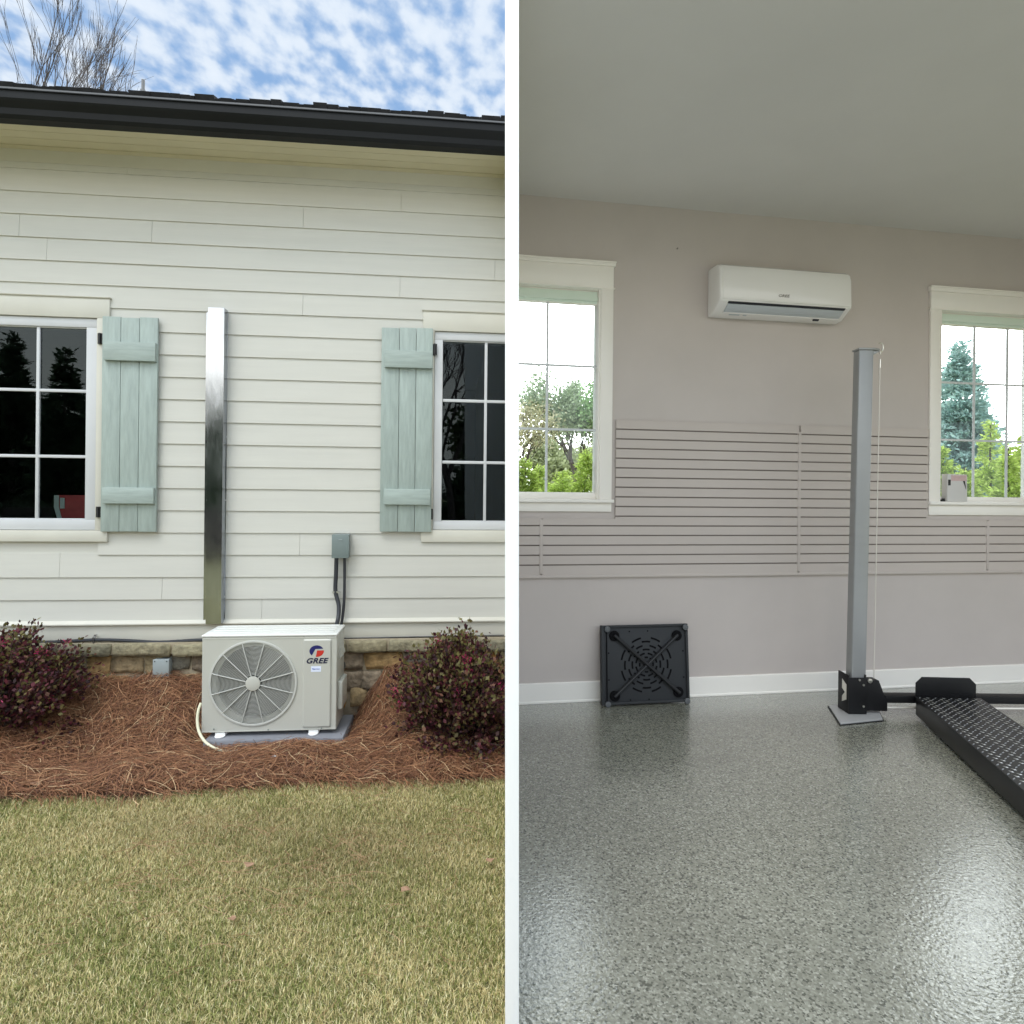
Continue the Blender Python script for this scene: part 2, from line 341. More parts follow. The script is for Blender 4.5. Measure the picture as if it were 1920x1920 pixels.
# windows: opening (frame outer) extents
wl_r = LF.hit(183, 800)[0]; wl_t = LF.hit(100, 596)[1]; wl_b = LF.hit(100, 993)[1]; wl_l = wl_r - 1.02
wr_l = LF.hit(814, 800)[0]; wr_t = LF.hit(880, 625)[1]; wr_b = LF.hit(880, 993)[1]; wr_r = 2.2
cl_r = LF.hit(207, 800)[0]; cl_t = LF.hit(120, 559)[1]; cl_b = LF.hit(120, 1015)[1]
cr_l = LF.hit(792, 800)[0]; cr_t = LF.hit(870, 588)[1]; cr_b = LF.hit(870, 1016)[1]
holes = [(wl_l+.004, wl_r-.004, wl_b+.004, wl_t-.004), (wr_l+.004, wr_r, wr_b+.004, wr_t-.004)]
cas = [(wl_l-.10, cl_r, cl_b, cl_t), (cr_l, wr_r, cr_b, cr_t)]
joints = [(569, 408), (285, 433), (88, 468), (752, 378), (750, 538), (568, 573), (928, 500), (562, 1021), (112, 1060), (304, 1100), (491, 1140), (240, 325)]
J = {}
for x, y in joints:
    a, z = LF.hit(x, y, .01); J.setdefault(int((z-Z0)//DZ), []).append(a)
b = MB()
def course(z0, z1, p0=.016, p1=.006, k=None):
    segs = [(SMIN, SMAX)]
    for (h0, h1, hz0, hz1) in holes:
        if z1 > hz0-.03 and z0 < hz1+.03:
            ns = []
            for s0, s1 in segs:
                if h0-.02 > s0: ns.append((s0, min(s1, h0-.02)))
                if h1+.02 < s1: ns.append((max(s0, h1+.02), s1))
            segs = [q for q in ns if q[1] > q[0]]
    cuts = J.get(k, []) + [SMIN + .8 + ((k or 0)*1.37) % 2.2]
    for c in cuts:
        ns = []
        for s0, s1 in segs:
            if s0 < c < s1: ns += [(s0, c-.001), (c+.001, s1)]
            else: ns.append((s0, s1))
        segs = ns
    for s0, s1 in segs:
        b.prism([(-p0, z0), (-p0+.001, z0-.001), (0, z0-.001), (0, z1+.012), (-p1, z1+.012)], 0, s0, s1)
for k in range(0, 20): course(Z0+k*DZ, Z0+(k+1)*DZ-.001, k=k)
course(.700, Z0-.002, k=-1)
b.build('siding', M_['siding'], house, clip=PLANE_L)
# backing wall with openings
b = MB(); zlo, zhi = .10, 4.02
xs = sorted([SMIN, SMAX] + [h[0] for h in holes] + [min(h[1], SMAX) for h in holes])
for i in range(len(xs)-1):
    a0, a1 = xs[i], xs[i+1]
    h = [q for q in holes if q[0] <= (a0+a1)/2 <= q[1]]
    if a1-a0 < 1e-4: continue
    if h: b.box(a0, a1, .0, .15, zlo, h[0][2]); b.box(a0, a1, .0, .15, h[0][3], zhi)
    else: b.box(a0, a1, .0, .15, zlo, zhi)
b.build('wall', M_['siding'], house, clip=PLANE_L)
b = MB(); b.box(SMIN, SMAX, -.020, 0, .560, .672); b.build('skirt_board', M_['trim'], house, bevel=.001, clip=PLANE_L)
b = MB(); b.prism([(-.040, .672), (-.046, .676), (-.046, .684), (-.024, .702), (0, .702), (0, .672)], 0, SMIN, SMAX)
b.build('drip_cap', M_['trim'], house, clip=PLANE_L)
# frieze, soffit, fascia
ZS = 3.955
b = MB(); b.box(SMIN, SMAX, -.019, 0, 3.868, ZS); b.build('frieze_board', M_['trim'], house, clip=PLANE_L)
b = MB()
b.box(SMIN, SMAX, -.062, -.0, ZS-.002, ZS+.02); b.box(SMIN, SMAX, -.150, -.066, ZS+.004, ZS+.02); b.box(SMIN, SMAX, -.236, -.154, ZS+.004, ZS+.02)
b.box(SMIN, SMAX, -.34, -.240, ZS+.004, ZS+.02); b.prism([(-.30, ZS+.003), (-.335, ZS-.012), (-.36, ZS-.02), (-.37, ZS-.02), (-.37, ZS+.003)], 0, SMIN, SMAX)
b.box(SMIN, SMAX, -.39, -.371, ZS-.035, ZS+.14)
b.build('soffit', M_['soffit'], house, clip=PLANE_L)
gz1 = CAMZ + ray(480, 198)[1]*3.90; gz0 = gz1-.155
b = MB()
b.prism([(-.392, gz0), (-.455, gz0), (-.470, gz0+.02), (-.476, gz0+.055), (-.500, gz0+.088), (-.507, gz0+.10), (-.507, gz1-.012), (-.515, gz1-.010), (-.515, gz1), (-.500, gz1), (-.500, gz1-.01), (-.500, gz0+.105), (-.465, gz0+.06), (-.45, gz0+.012), (-.392, gz0+.012)], 0, SMIN, SMAX)
b.build('gutter', M_['gutter'], house, clip=PLANE_L)
b = MB(); b.box(SMIN, SMAX, -.5165, -.5000, gz1-.006, gz1+.004); b.build('gutter_lip', mat('gutter_lip_highlight', (.11, .112, .118), .4), house, clip=PLANE_L)  # lip highlight put in as a lighter grey than the gutter
# roof
PIT = R(30.5); cp, spp = math.cos(PIT), math.sin(PIT)
b = MB()
def rp(u, w): return (-.455 + u*cp - w*spp, gz1 + .034 + u*spp + w*cp)   # (y,z) up the slope, w above
b.prism([rp(-.01, -.03), rp(4.9, -.03), rp(4.9, 0), rp(-.01, 0)], 0, SMIN, SMAX)
for row in range(14):
    u0 = row*.14 - .02; s0 = SMIN + rnd.random()*.1
    while s0 < SMAX:
        w = rnd.uniform(.06, .14); t = rnd.choice([.014, .022, .028, .034]) + (0.006 if row == 0 else 0)
        b.prism([rp(u0, .0005), rp(u0+.17, .0005), rp(u0+.17, .004), rp(u0, t)], 0, s0, s0+w-.004); s0 += w
b.prism([rp(4.88, -.03), rp(4.88, 0), (8.6, .0 + rp(4.9, 0)[1]-1.9), (8.6, rp(4.9, 0)[1]-2.0)], 0, SMIN, SMAX)
roof = b.build('roof', M_['shingle'], house, clip=PLANE_L)
# vent pipe on the roof
ax = LF.hit(268, 170, .3)[0]
yv = 0.9; uu = (yv+.455)/cp; xv = -.59*(LF.p0[1]+.8)
a_, z_ = LF.hit(268.5, 150, -yv); a2, z2 = LF.hit(268.5, 172, -yv)
b = MB(); b.tube([(a_, yv, z2-.45), (a_, yv, z_)], .0135, 12); vp = b.build('vent_pipe', M_['vent'], roof)
b = MB(); b.tube([(a_, yv, z2-.45), (a_, yv, z2+.012)], .032, 14, r1=.020); b.build('flashing', M_['vent'], vp)
# house shell: dark inside
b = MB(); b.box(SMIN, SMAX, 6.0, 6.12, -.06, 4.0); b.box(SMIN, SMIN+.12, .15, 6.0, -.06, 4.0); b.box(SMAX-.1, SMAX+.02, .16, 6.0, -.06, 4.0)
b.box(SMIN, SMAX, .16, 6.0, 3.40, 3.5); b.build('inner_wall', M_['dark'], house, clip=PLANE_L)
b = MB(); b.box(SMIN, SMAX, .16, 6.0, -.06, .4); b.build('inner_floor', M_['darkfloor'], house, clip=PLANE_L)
# stone base
def stones():
    V = []; Fc = []; Cc = []
    pal = [(.40, .30, .17), (.34, .28, .18), (.46, .36, .20), (.24, .22, .17), (.66, .36, .11), (.34, .27, .19), (.52, .34, .15), (.24, .21, .17), (.58, .42, .22)]
    bm = bmesh.new(); lay = bm.verts.layers.float_color.new('Col')
    def stone(s0, s1, z0, z1, y0, y1, col, jit=.012):
        K = 4; lat = {}
        for i in range(K+1):
            for j in range(K+1):
                for k_ in range(K+1):
                    if 0 in (i, j, k_) or K in (i, j, k_): lat[i, j, k_] = bm.verts.new((i/K-.5, j/K-.5, k_/K-.5))
        for ax_ in range(3):
            for e_ in (0, K):
                for i in range(K):
                    for j in range(K):
                        q_ = []
                        for di, dj in ((0, 0), (1, 0), (1, 1), (0, 1)):
                            l_ = [i+di, j+dj]; l_.insert(ax_, e_); q_.append(lat[tuple(l_)])
                        bm.faces.new(q_)
        allv = list(lat.values())
        sh = [rnd.uniform(-1, 1)*jit for _ in range(8)]
        ph = rnd.random()*6
        for v in allv:
            x, y, z = v.co*2
            m = max(abs(x), abs(y), abs(z)); rr = math.sqrt(x*x*.55 + z*z*.75 + y*y*.3)
            k = 1 - .10*max(0, rr-.85)
            fx, fz = (x*k+1)/2, (z*k+1)/2
            dz = sh[0]*fx + sh[1]*(1-fx) + .5*jit*math.sin(ph+fx*5); dx = sh[2]*fz + sh[3]*(1-fz)
            v.co = Vector((s0+(s1-s0)*fx + dx + rnd.uniform(-.1, .1)*jit, y0 + (y1-y0)*(y*(1-.18*max(0, rr-.8))+1)/2 + rnd.uniform(-.2, .2)*jit, z0+(z1-z0)*fz + dz*(.5+.5*abs(z)) + rnd.uniform(-.1, .1)*jit))
            v[lay] = (*col, 1)
    # ledge cap stones
    s = SMIN
    while s < SMAX:
        w = rnd.uniform(.28, .44); c = rnd.choice([(.40, .35, .22), (.33, .30, .20), (.37, .33, .21)]); kk = rnd.uniform(.85, 1.1); c = tuple(q*kk for q in c)
        stone(s+.006, s+w-.010, .468, .552, -.085, .02, c, .009); s += w
    cap = bm; me = bpy.data.meshes.new('ledge'); bmesh.ops.recalc_face_normals(bm, faces=bm.faces[:])
    for f in bm.faces: f.smooth = True
    Mx = Matrix.Translation(LF.world(0, 0, 0)) @ Matrix.Rotation(LF.th, 4, 'Z')
    bm.transform(Mx); bmesh.ops.bisect_plane(bm, geom=bm.verts[:]+bm.edges[:]+bm.faces[:], plane_co=PLANE_L[0], plane_no=PLANE_L[1], clear_outer=True)
    bm.transform(INFO[house.name][2].inverted()); bm.to_mesh(me); me.materials.append(M_['stone'])
    o = bpy.data.objects.new('stone_ledge', me); C.objects.link(o); o.parent = house
    bm.clear(); lay = bm.verts.layers.float_color.get('Col') or bm.verts.layers.float_color.new('Col')
    for zz0, zz1 in ((.335, .462), (.20, .33), (.06, .195)):
        s = SMIN + rnd.random()*.1
        while s < SMAX:
            w = rnd.uniform(.12, .30); c = rnd.choice(pal); kk = rnd.uniform(.8, 1.15); c = tuple(q*kk for q in c)
            stone(s+.006, s+w-.008, zz0+rnd.uniform(-.012, .008), zz1+rnd.uniform(-.008, .008), -.030-rnd.random()*.014, .03, c, .015); s += w
    me = bpy.data.meshes.new('found'); bmesh.ops.recalc_face_normals(bm, faces=bm.faces[:])
    for f in bm.faces: f.smooth = True
    bm.transform(Mx); bmesh.ops.bisect_plane(bm, geom=bm.verts[:]+bm.edges[:]+bm.faces[:], plane_co=PLANE_L[0], plane_no=PLANE_L[1], clear_outer=True)
    bm.transform(INFO[house.name][2].inverted()); bm.to_mesh(me); bm.free(); me.materials.append(M_['stone'])
    o = bpy.data.objects.new('stone_foundation', me); C.objects.link(o); o.parent = house
stones()
b = MB(); b.box(SMIN, SMAX, -.018, .04, -.06, .47); b.box(SMIN, SMAX, -.060, .0, .474, .556); b.build('mortar', M_['mortar'], house, clip=PLANE_L)

# windows of the house
def win_left():
    for idx in (0, 1):
        if idx == 0: s0, s1, z0, z1 = wl_l, wl_r, wl_b, wl_t
        else: s0, s1, z0, z1 = wr_l, wr_r, wr_b, wr_t
        c0, c1, cz0, cz1 = cas[idx]
        b = MB()
        b.box(c0, c1, -.027, .02, z1+.004, cz1); b.box(c0-.0, c1, -.030, .02, cz0, z0-.004)
        b.prism([(-.034, cz1), (-.038, cz1+.008), (-.0, cz1+.014), (0, cz1)], 0, c0-.008, c1+.008)
        if idx == 0: b.box(s1+.003, s1+.045, -.027, .02, z0-.003, z1+.003); b.box(c0, s0-.003, -.027, .02, z0-.003, z1+.003)
        else: b.box(s0-.045, s0-.003, -.027, .02, z0-.003, z1+.003)
        w = b.build('window', M_['trim'], house, bevel=.0015, clip=PLANE_L)
        # glazed frame
        if idx == 0:
            gl = LF.hit(164, 800, -.01)[0]; gt = LF.hit(120, 614, -.01)[1]; gb = LF.hit(120, 974, -.01)[1]; ga, gz = s0+.068, gl
            vm = [LF.hit(72, 800, -.01)[0], LF.hit(72, 800, -.01)[0]-(gl-LF.hit(72, 800, -.01)[0])]
            hm = [LF.hit(120, 733, -.01)[1], LF.hit(120, 856, -.01)[1]]
        else:
            ga = LF.hit(829, 800, -.01)[0]; gt = LF.hit(870, 640, -.01)[1]; gb = LF.hit(870, 978, -.01)[1]; gz = SMAX
            vm = [LF.hit(910, 800, -.01)[0]]; hm = [LF.hit(870, 752, -.01)[1], LF.hit(870, 867, -.01)[1]]
        b = MB()
        b.box(s0, s1, -.012, .10, gt, z1); b.box(s0, s1, -.012, .10, z0, gb)
        b.box(s0, ga, -.012, .10, gb, gt)
        if idx == 0: b.box(gz, s1, -.012, .10, gb, gt)
        # thin step round the glass
        b.box(ga, gz, .0, .02, gt-.008, gt); b.box(ga, gz, .0, .02, gb, gb+.008)
        fr = b.build('window_frame', M_['vinyl'], w, bevel=.002, clip=PLANE_L)
        b = MB()
        for x in vm: b.box(x-.0105, x+.0105, -.002, .016, gb+.004, gt-.004)
        for z in hm: b.box(ga+.002, gz-.002, -.001, .015, z-.0105, z+.0105)
        b.build('muntins', M_['vinyl'], w, bevel=.003, clip=PLANE_L)
        b = MB(); b.add([(ga-.01, .012, gb-.01), (gz+.01, .012, gb-.01), (gz+.01, .012, gt+.01), (ga-.01, .012, gt+.01)], [(0, 1, 2, 3)])
        b.build('pane', M_['glassd'], w, clip=PLANE_L)
win_left()
# carton on the inner sill of the left window
s0, zt = LF.hit(105, 928, -.08); s1, zb = LF.hit(168, 974, -.08)
zb2 = wl_b+.03
ct = thing('carton', 'red carton with grey corners lying behind the lower panes of the left window', 'box', LF, ((s0+s1)/2, .12, zb2))
b = MB(); b.prism([(s0+.045, zb2), (s0+.012, zt-.09), (s0+.012, zt), (s1+.03, zt), (s1+.03, zb2)], 1, .07, .16); b.build('body', M_['redbox'], ct, bevel=.003)
b = MB(); b.prism([(s0+.03, zb2), (s0-.005, zt-.085), (s0-.005, zt-.002), (s0+.028, zt-.002), (s0+.028, zt-.085), (s0+.058, zb2)], 1, .066, .069)
b.build('pale_edge', M_['label'], ct)
b = MB(); b.box(s1-.022, s1+.0, .066, .069, zb2, zt-.002); b.build('pale_edge', M_['label'], ct)
b = MB(); b.box(s0+.036, s0+.066, .0645, .068, zt-.095, zt-.020); b.build('sticker', M_['label'], ct)
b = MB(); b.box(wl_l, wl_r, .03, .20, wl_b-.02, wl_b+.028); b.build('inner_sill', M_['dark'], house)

# shutters
def shutter(x0, x1, yt, yb, gaps, bat, hin, side):
    n0 = .030
    sA = LF.hit(x0, 800, n0+.02)[0]; sB = LF.hit(x1, 800, n0+.02)[0]; g = [LF.hit(q, 800, n0+.02)[0] for q in gaps]
    xm = (x0+x1)/2; zt = LF.hit(xm, yt, n0+.02)[1]; zb = LF.hit(xm, yb, n0+.02)[1]
    e = [sA] + g + [sB]; b = MB()
    for i in range(3):
        b.box(e[i]+(.0015 if i else 0), e[i+1]-(.0015 if i < 2 else 0), -n0-.022, -n0, zb+rnd.uniform(-.003, .003), zt+rnd.uniform(-.005, .004))
    sh = b.build('shutter', M_['shutter'], house, bevel=.002)
    for (bx0, bx1, by0, by1) in bat:
        a0 = LF.hit(bx0, 800, n0+.045)[0]; a1 = LF.hit(bx1, 800, n0+.045)[0]; q1 = LF.hit(xm, by0, n0+.045)[1]; q0 = LF.hit(xm, by1, n0+.045)[1]
        b = MB(); b.box(a0, a1, -n0-.050, -n0-.0215, q0+.010, q1); b.build('batten', M_['shutter_h'], sh, bevel=.0025)
    for (hx0, hx1, hy0, hy1) in hin:
        a0 = LF.hit(hx0, 800, .03)[0]; a1 = LF.hit(hx1, 800, .03)[0]; q1 = LF.hit((hx0+hx1)/2, hy0, .03)[1]; q0 = LF.hit((hx0+hx1)/2, hy1, .03)[1]
        b = MB(); b.box(a0-.003, a1+.004, -.036, -.028, q0, q1); b.tube([((a0+a1)/2, -.040, q0), ((a0+a1)/2, -.040, q1)], .007, 8); b.build('hinge', M_['iron'], sh)
shutter(190.5, 294, 595, 997, (225, 260), [(193, 290, 641, 679), (193, 289, 914, 947)], [(183, 190, 625, 645), (183, 190, 950, 970)], 1)
shutter(714, 810, 615, 997, (747.5, 779), [(720, 810, 657, 692), (721, 808, 917, 949)], [(811, 817, 645, 666), (807, 812, 954, 974)], -1)

# ---- line-set cover
a0 = LF.hit(384, 870, .02)[0]; a1 = LF.hit(424.5, 870, .02)[0]; c0 = LF.hit(388.5, 870, .08)[0]; c1 = LF.hit(417.5, 870, .08)[0]
zt = LF.hit(404, 577, .08)[1]; zf = LF.hit(404, 587, .02)[1]; zb = LF.hit(404, 1170, .08)[1]; zm = LF.hit(404, 829, .08)[1]
dc = thing('line_cover', 'tall shiny galvanised sheet metal channel screwed upright on the siding', 'pipe cover', LF, ((a0+a1)/2, 0, zb))
tl = .006
for nm, q0, q1, dd in (('channel', zb, zm+.02, 0.0), ('channel', zm, zt, .0022)):
    b = MB(); P = [(a0, -.018), (a0, -.0195), (c0-.001-dd, -.0195), (c0-dd, -.082-dd), (c1+dd, -.082-dd), (c1+.001+dd, -.0195), (a1, -.0195), (a1, -.018), (c1, -.018), (c1-.002, -.079), (c0+.002, -.079), (c0, -.018)]
    q1f = q1 if q1 < zf else zf
    b.add([(x, y, q0) for x, y in P] + [(x, y, q1 if 2 <= i <= 5 or i >= 8 else q1f) for i, (x, y) in enumerate(P)], [(i, (i+1) % 12, 12+(i+1) % 12, 12+i) for i in range(12)])
    b.build(nm, M_['galv'], dc)
b = MB(); b.box(c0, c1, -.081, -.02, zt-.003, zt); b.build('end_cap', M_['galv'], dc)
for zz in (zf-.13, zf-.30, 2.0, 1.55, zb+.18, zb+.02):
    for xx in ((a0+c0)/2, (a1+c1)/2-.001): b = MB(); b.disc((xx, zz), .0045, -.0235, -.019, 8); b.build('screw', M_['screw'], dc)

# ---- disconnect box
a0, z1 = LF.hit(624, 1003, .08); a1, z0 = LF.hit(654, 1045, .08)
eb = thing('disconnect_box', 'small grey steel electrical box on the siding, two black conduits leaving it', 'electrical box', LF, ((a0+a1)/2, 0, z0))
b = MB(); b.box(a0, a1, -.095, -.016, z0, z1); b.build('housing', M_['ebox'], eb, bevel=.003)
b = MB(); b.prism([(-.101, z0-.004), (-.101, z1+.002), (-.02, z1+.006), (-.02, z1+.002), (-.097, z1-.001), (-.097, z0-.004)], 0, a0-.003, a1+.003); b.build('cover', M_['ebox'], eb, bevel=.001)
b = MB(); b.box((a0+a1)/2-.012, (a0+a1)/2+.012, -.104, -.1012, z1-.035, z1-.030); b.build('embossing', M_['jbox'], eb)
def Lp(px, py, n): a, z = LF.hit(px, py, n); return (a, -n, z)
def catmull(P, k=6):
    P = [Vector(p) for p in P]; out = []
    for i in range(len(P)-1):
        p0, p1, p2, p3 = P[max(i-1, 0)], P[i], P[i+1], P[min(i+2, len(P)-1)]
        for j in range(k):
            t = j/k; out.append(.5*((2*p1)+(p2-p0)*t+(2*p0-5*p1+4*p2-p3)*t*t+(3*p1-p0-3*p2+p3)*t**3))
    return out + [P[-1]]
cd = thing('conduit', 'thicker black flexible conduit from the grey box down behind the outdoor unit', 'conduit', LF, Lp(631, 1047, .05), group='conduits below the grey box')
b = MB(); b.tube(catmull([Lp(631, 1043, .055), Lp(630, 1075, .055), Lp(629, 1108, .06), Lp(635, 1135, .08), Lp(634, 1160, .12), Lp(628, 1182, .20), Lp(622, 1215, .26)]), .0150, 12); b.build('tube', M_['conduit'], cd, smooth=True)
b = MB(); b.box(Lp(624, 1109, .05)[0], Lp(637, 1109, .05)[0], -.074, -.046, Lp(631, 1111, .05)[2], Lp(631, 1108, .05)[2]); b.build('clamp', M_['screw'], cd)
cd = thing('conduit', 'thinner black conduit hanging right of the thicker one below the grey box', 'conduit', LF, Lp(645, 1047, .05), group='conduits below the grey box')
b = MB(); b.tube(catmull([Lp(646, 1043, .05), Lp(646, 1090, .05), Lp(645, 1130, .055), Lp(641, 1165, .07), Lp(635, 1192, .10), Lp(628, 1215, .16)]), .0105, 12); b.build('tube', M_['conduit'], cd, smooth=True)
b = MB(); b.box(Lp(636, 1180, .07)[0], Lp(646, 1180, .07)[0], -.092, -.062, Lp(641, 1181.5, .07)[2], Lp(641, 1178.5, .07)[2]); b.build('clamp', M_['screw'], cd)
# ---- long cable along the skirt
cb = thing('cable_run', 'long black cable clipped along the foot of the siding, left of the outdoor unit', 'cable', LF, Lp(200, 1201, .05))
b = MB(); b.tube(catmull([Lp(-40, 1206, .045), Lp(24, 1203.5, .045), Lp(90, 1204, .045), Lp(175, 1200, .045), Lp(235, 1201, .05), Lp(300, 1204, .045), Lp(378, 1200, .05), Lp(430, 1202, .08)]), .0115, 10); b.build('tube', M_['conduit'], cb, smooth=True)
p = Lp(175, 1198, .06); b = MB(); b.box(p[0]-.004, p[0]+.004, -.062, -.04, p[2]-.03, p[2]+.012); b.disc((p[0]+.004, p[2]+.018), .008, -.05, -.03, 8); b.build('clip', M_['screw'], cb)
p0 = Lp(640, 1200, .05); cb2 = thing('cable_run', 'thin dark cable along the foot of the siding right of the outdoor unit', 'cable', LF, p0)
b = MB(); b.tube([Lp(636, 1197, .027), Lp(760, 1194.5, .027), Lp(945, 1191, .027)], .0035, 6); b.build('tube', M_['conduit'], cb2, smooth=True)
# ---- junction box on the stone
a0, z1 = LF.hit(287, 1237, .09); a1, z0 = LF.hit(316, 1269, .09)
jb = thing('junction_box', 'small square grey plastic box with four screws on the stone base', 'junction box', LF, ((a0+a1)/2, 0, z0))
b = MB(); b.box(a0, a1, -.085, -.02, z0, z1); b.build('housing', M_['jbox'], jb, bevel=.006)
b = MB(); b.box(a0-.002, a1+.002, -.092, -.084, z0-.002, z1+.002); b.build('lid', M_['jbox'], jb, bevel=.003)
for xx in (a0+.012, a1-.012):
    for zz in (z0+.012, z1-.012): b = MB(); b.disc((xx, zz), .004, -.0945, -.0915, 8); b.build('screw', M_['iron'], jb)

# ================================================================== OUTDOOR UNIT
def outdoor_unit():
    nf = .548; D = .27
    uL = LF.hit(378, 1290, nf)[0]; uR = LF.hit(631, 1290, nf)[0]; zT = LF.hit(505, 1189, nf)[1]; zB = LF.hit(505, 1371, nf)[1]
    yf, yb = -nf, -nf+D
    t = thing('outdoor_unit', 'cream outdoor air conditioning unit with a round fan grille on a grey pad', 'air conditioner', LF, ((uL+uR)/2, (yf+yb)/2, zB-.028))
    cx, cz = LF.hit(475, 1281, nf); cxr = LF.hit(555, 1281, nf)[0]; ro = cxr-cx; 
    # front panel with a round hole
    x0, x1, z0, z1 = uL+.004, uR-.004, zB+.006, zT-.018
    k = 96; inner = []; outer = []
    for i in range(k):
        a = 2*math.pi*i/k; ca, sa = math.cos(a), math.sin(a); inner.append((cx+ro*ca, cz+ro*sa))
        tx = ((x1-cx)/ca if ca > 1e-9 else (x0-cx)/ca if ca < -1e-9 else 1e9); tz = ((z1-cz)/sa if sa > 1e-9 else (z0-cz)/sa if sa < -1e-9 else 1e9)
        tt = min(tx, tz); outer.append((cx+tt*ca, cz+tt*sa))
    b = MB(); n = k
    vs = [(x, yf, z) for x, z in inner] + [(x, yf, z) for x, z in outer] + [(x, yf+.02, z) for x, z in inner]
    fs = [(i, (i+1) % n, n+(i+1) % n, n+i) for i in range(n)] + [(i, (i+1) % n, 2*n+(i+1) % n, 2*n+i) for i in range(n)]
    # corner fill
    for (X, Z) in ((x0, z0), (x1, z0), (x1, z1), (x0, z1)):
        ds = sorted(range(n), key=lambda i: (outer[i][0]-X)**2 + (outer[i][1]-Z)**2)
        i0 = ds[0]; 
        i1 = [i for i in ds[1:] if abs(outer[i][0]-X) > 1e-6 and abs(outer[i0][1]-Z) > 1e-6 and abs(outer[i][1]-Z) < 1e-6 or abs(outer[i][1]-Z) > 1e-6 and abs(outer[i0][0]-X) > 1e-6 and abs(outer[i][0]-X) < 1e-6]
        if i1: vs.append((X, yf, Z)); fs.append((n+i0, len(vs)-1, n+i1[0]))
    b.add(vs, fs); fp = b.build('front_panel', M_['unit'], t)
    # body: sides, back, bottom
    b = MB(); b.box(uL, uL+.012, yf+.001, yb, zB, zT-.017); b.box(uR-.012, uR, yf+.001, yb, zB, zT-.017); b.box(uL+.012, uR-.012, yb-.01, yb, zB, zT-.017); b.box(uL+.002, uR-.002, yf+.002, yb-.002, zB, zB+.012)
    b.box(uL+.003, uR-.003, yf-.0015, yf+.012, zT-.034, zT-.0175); b.box(uL+.003, uR-.003, yf-.0015, yf+.012, zB, zB+.010)
    b.build('casing', M_['unit'], t, bevel=.004)
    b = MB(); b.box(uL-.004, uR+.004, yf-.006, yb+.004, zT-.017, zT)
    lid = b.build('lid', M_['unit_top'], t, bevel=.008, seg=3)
    b = MB()
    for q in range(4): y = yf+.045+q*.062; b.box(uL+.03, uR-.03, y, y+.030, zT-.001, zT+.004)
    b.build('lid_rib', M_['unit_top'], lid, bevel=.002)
    # fan well
    b = MB(); b.ring((cx, cz), ro+.003, ro+.012, yf+.002, yf+.12, 64); b.disc((cx, cz), ro+.01, yf+.20, yf+.205, 48, 1); b.ring((cx, cz), ro-.030, ro+.006, yf+.022, yf+.05, 64)
    b.build('fan_well', [M_['unit'], M_['coil']], t)
    b = MB()
    for q in range(3):
        a0 = q*2*math.pi/3 + .4; P = []; 
        for i in range(9):
            a = a0 + i/8*1.35
            for rr, tw in ((.052, .0), (ro*.55, .0), (ro*.88, .0)):
                P.append((cx+rr*math.cos(a+rr*1.2), yf+.075+.055*(i/8), cz+rr*math.sin(a+rr*1.2)))
        fs = []
        for i in range(8):
            for j in range(2): fs.append((i*3+j, i*3+j+1, i*3+j+4, i*3+j+3))
        b.add(P, fs)
    b.disc((cx, cz), .055, yf+.06, yf+.14, 24); b.build('fan', M_['blade'], t, smooth=True)
    # grille
    b = MB(); b.ring((cx, cz), ro-.006, ro+.008, yf-.008, yf+.006, 96)
    g = b.build('grille', M_['wire'], t, bevel=.002)
    b = MB(); nr = 26
    for i in range(nr):
        r = .055 + (ro-.012-.055)*i/(nr-1); b.ring((cx, cz), r-.00125, r+.00125, yf-.0035, yf-.0005, 72)
    b.build('ring_wires', M_['wire'], g)
    b = MB()
    for q in range(12):
        a = R(15+30*q); b.tube([(cx+.04*math.cos(a), yf-.007, cz+.04*math.sin(a)), (cx+(ro-.03)*math.cos(a), yf-.010, cz+(ro-.03)*math.sin(a)), (cx+(ro+.003)*math.cos(a), yf-.004, cz+(ro+.003)*math.sin(a))], .0032, 8)
    b.build('spokes', M_['wire'], g, smooth=True)
    b = MB(); b.disc((cx, cz), LF.hit(489, 1281, nf)[0]-cx, yf-.014, yf-.006, 40); b.build('hub', M_['unit'], g, bevel=.002)
    # service cover
    p0 = LF.hit(568, 1290, nf)[0]; p1 = LF.hit(621, 1290, nf)[0]; q1 = LF.hit(590, 1198, nf)[1]; q0 = LF.hit(590, 1363, nf)[1]
    b = MB(); r = .010; P = []
    for (X, Z, a) in ((p1-r, q1-r, 0), (p0+r, q1-r, 90), (p0+r, q0+r, 180), (p1-r, q0+r, 270)):
        for i in range(5): P.append((X+r*math.cos(R(a+i*22.5)), Z+r*math.sin(R(a+i*22.5))))
    mx_, mz_ = (p0+p1)/2, (q0+q1)/2
    n_ = len(P); w_, h_ = p1-p0, q1-q0; Q_ = [(mx_+(x-mx_)*(1-.014/w_), mz_+(z-mz_)*(1-.016/h_)) for x, z in P]
    b.add([(x, yf+.001, z) for x, z in P] + [(x, yf-.004, z) for x, z in P] + [(x, yf-.0105, z) for x, z in Q_], [(i, n_+i, n_+(i+1) % n_, (i+1) % n_) for i in range(n_)] + [(n_+i, 2*n_+i, 2*n_+(i+1) % n_, n_+(i+1) % n_) for i in range(n_)] + [tuple(range(2*n_, 3*n_))]); sc = b.build('service_cover', M_['unit'], t)
    ys = yf-.0108
    # emblem
    ex, ez = LF.hit(594.5, 1220, nf); er = LF.hit(608, 1220, nf)[0]-ex; eh = er*.82
    def E(a, k=1.0): return (ex+er*k*math.cos(R(a)), ez+eh*k*math.sin(R(a)))
    P = [E(a) for a in range(24, 234, 6)] + [(ex-er*.18, ez+eh*.36), (ex-er*.10, ez+eh*.36)] 
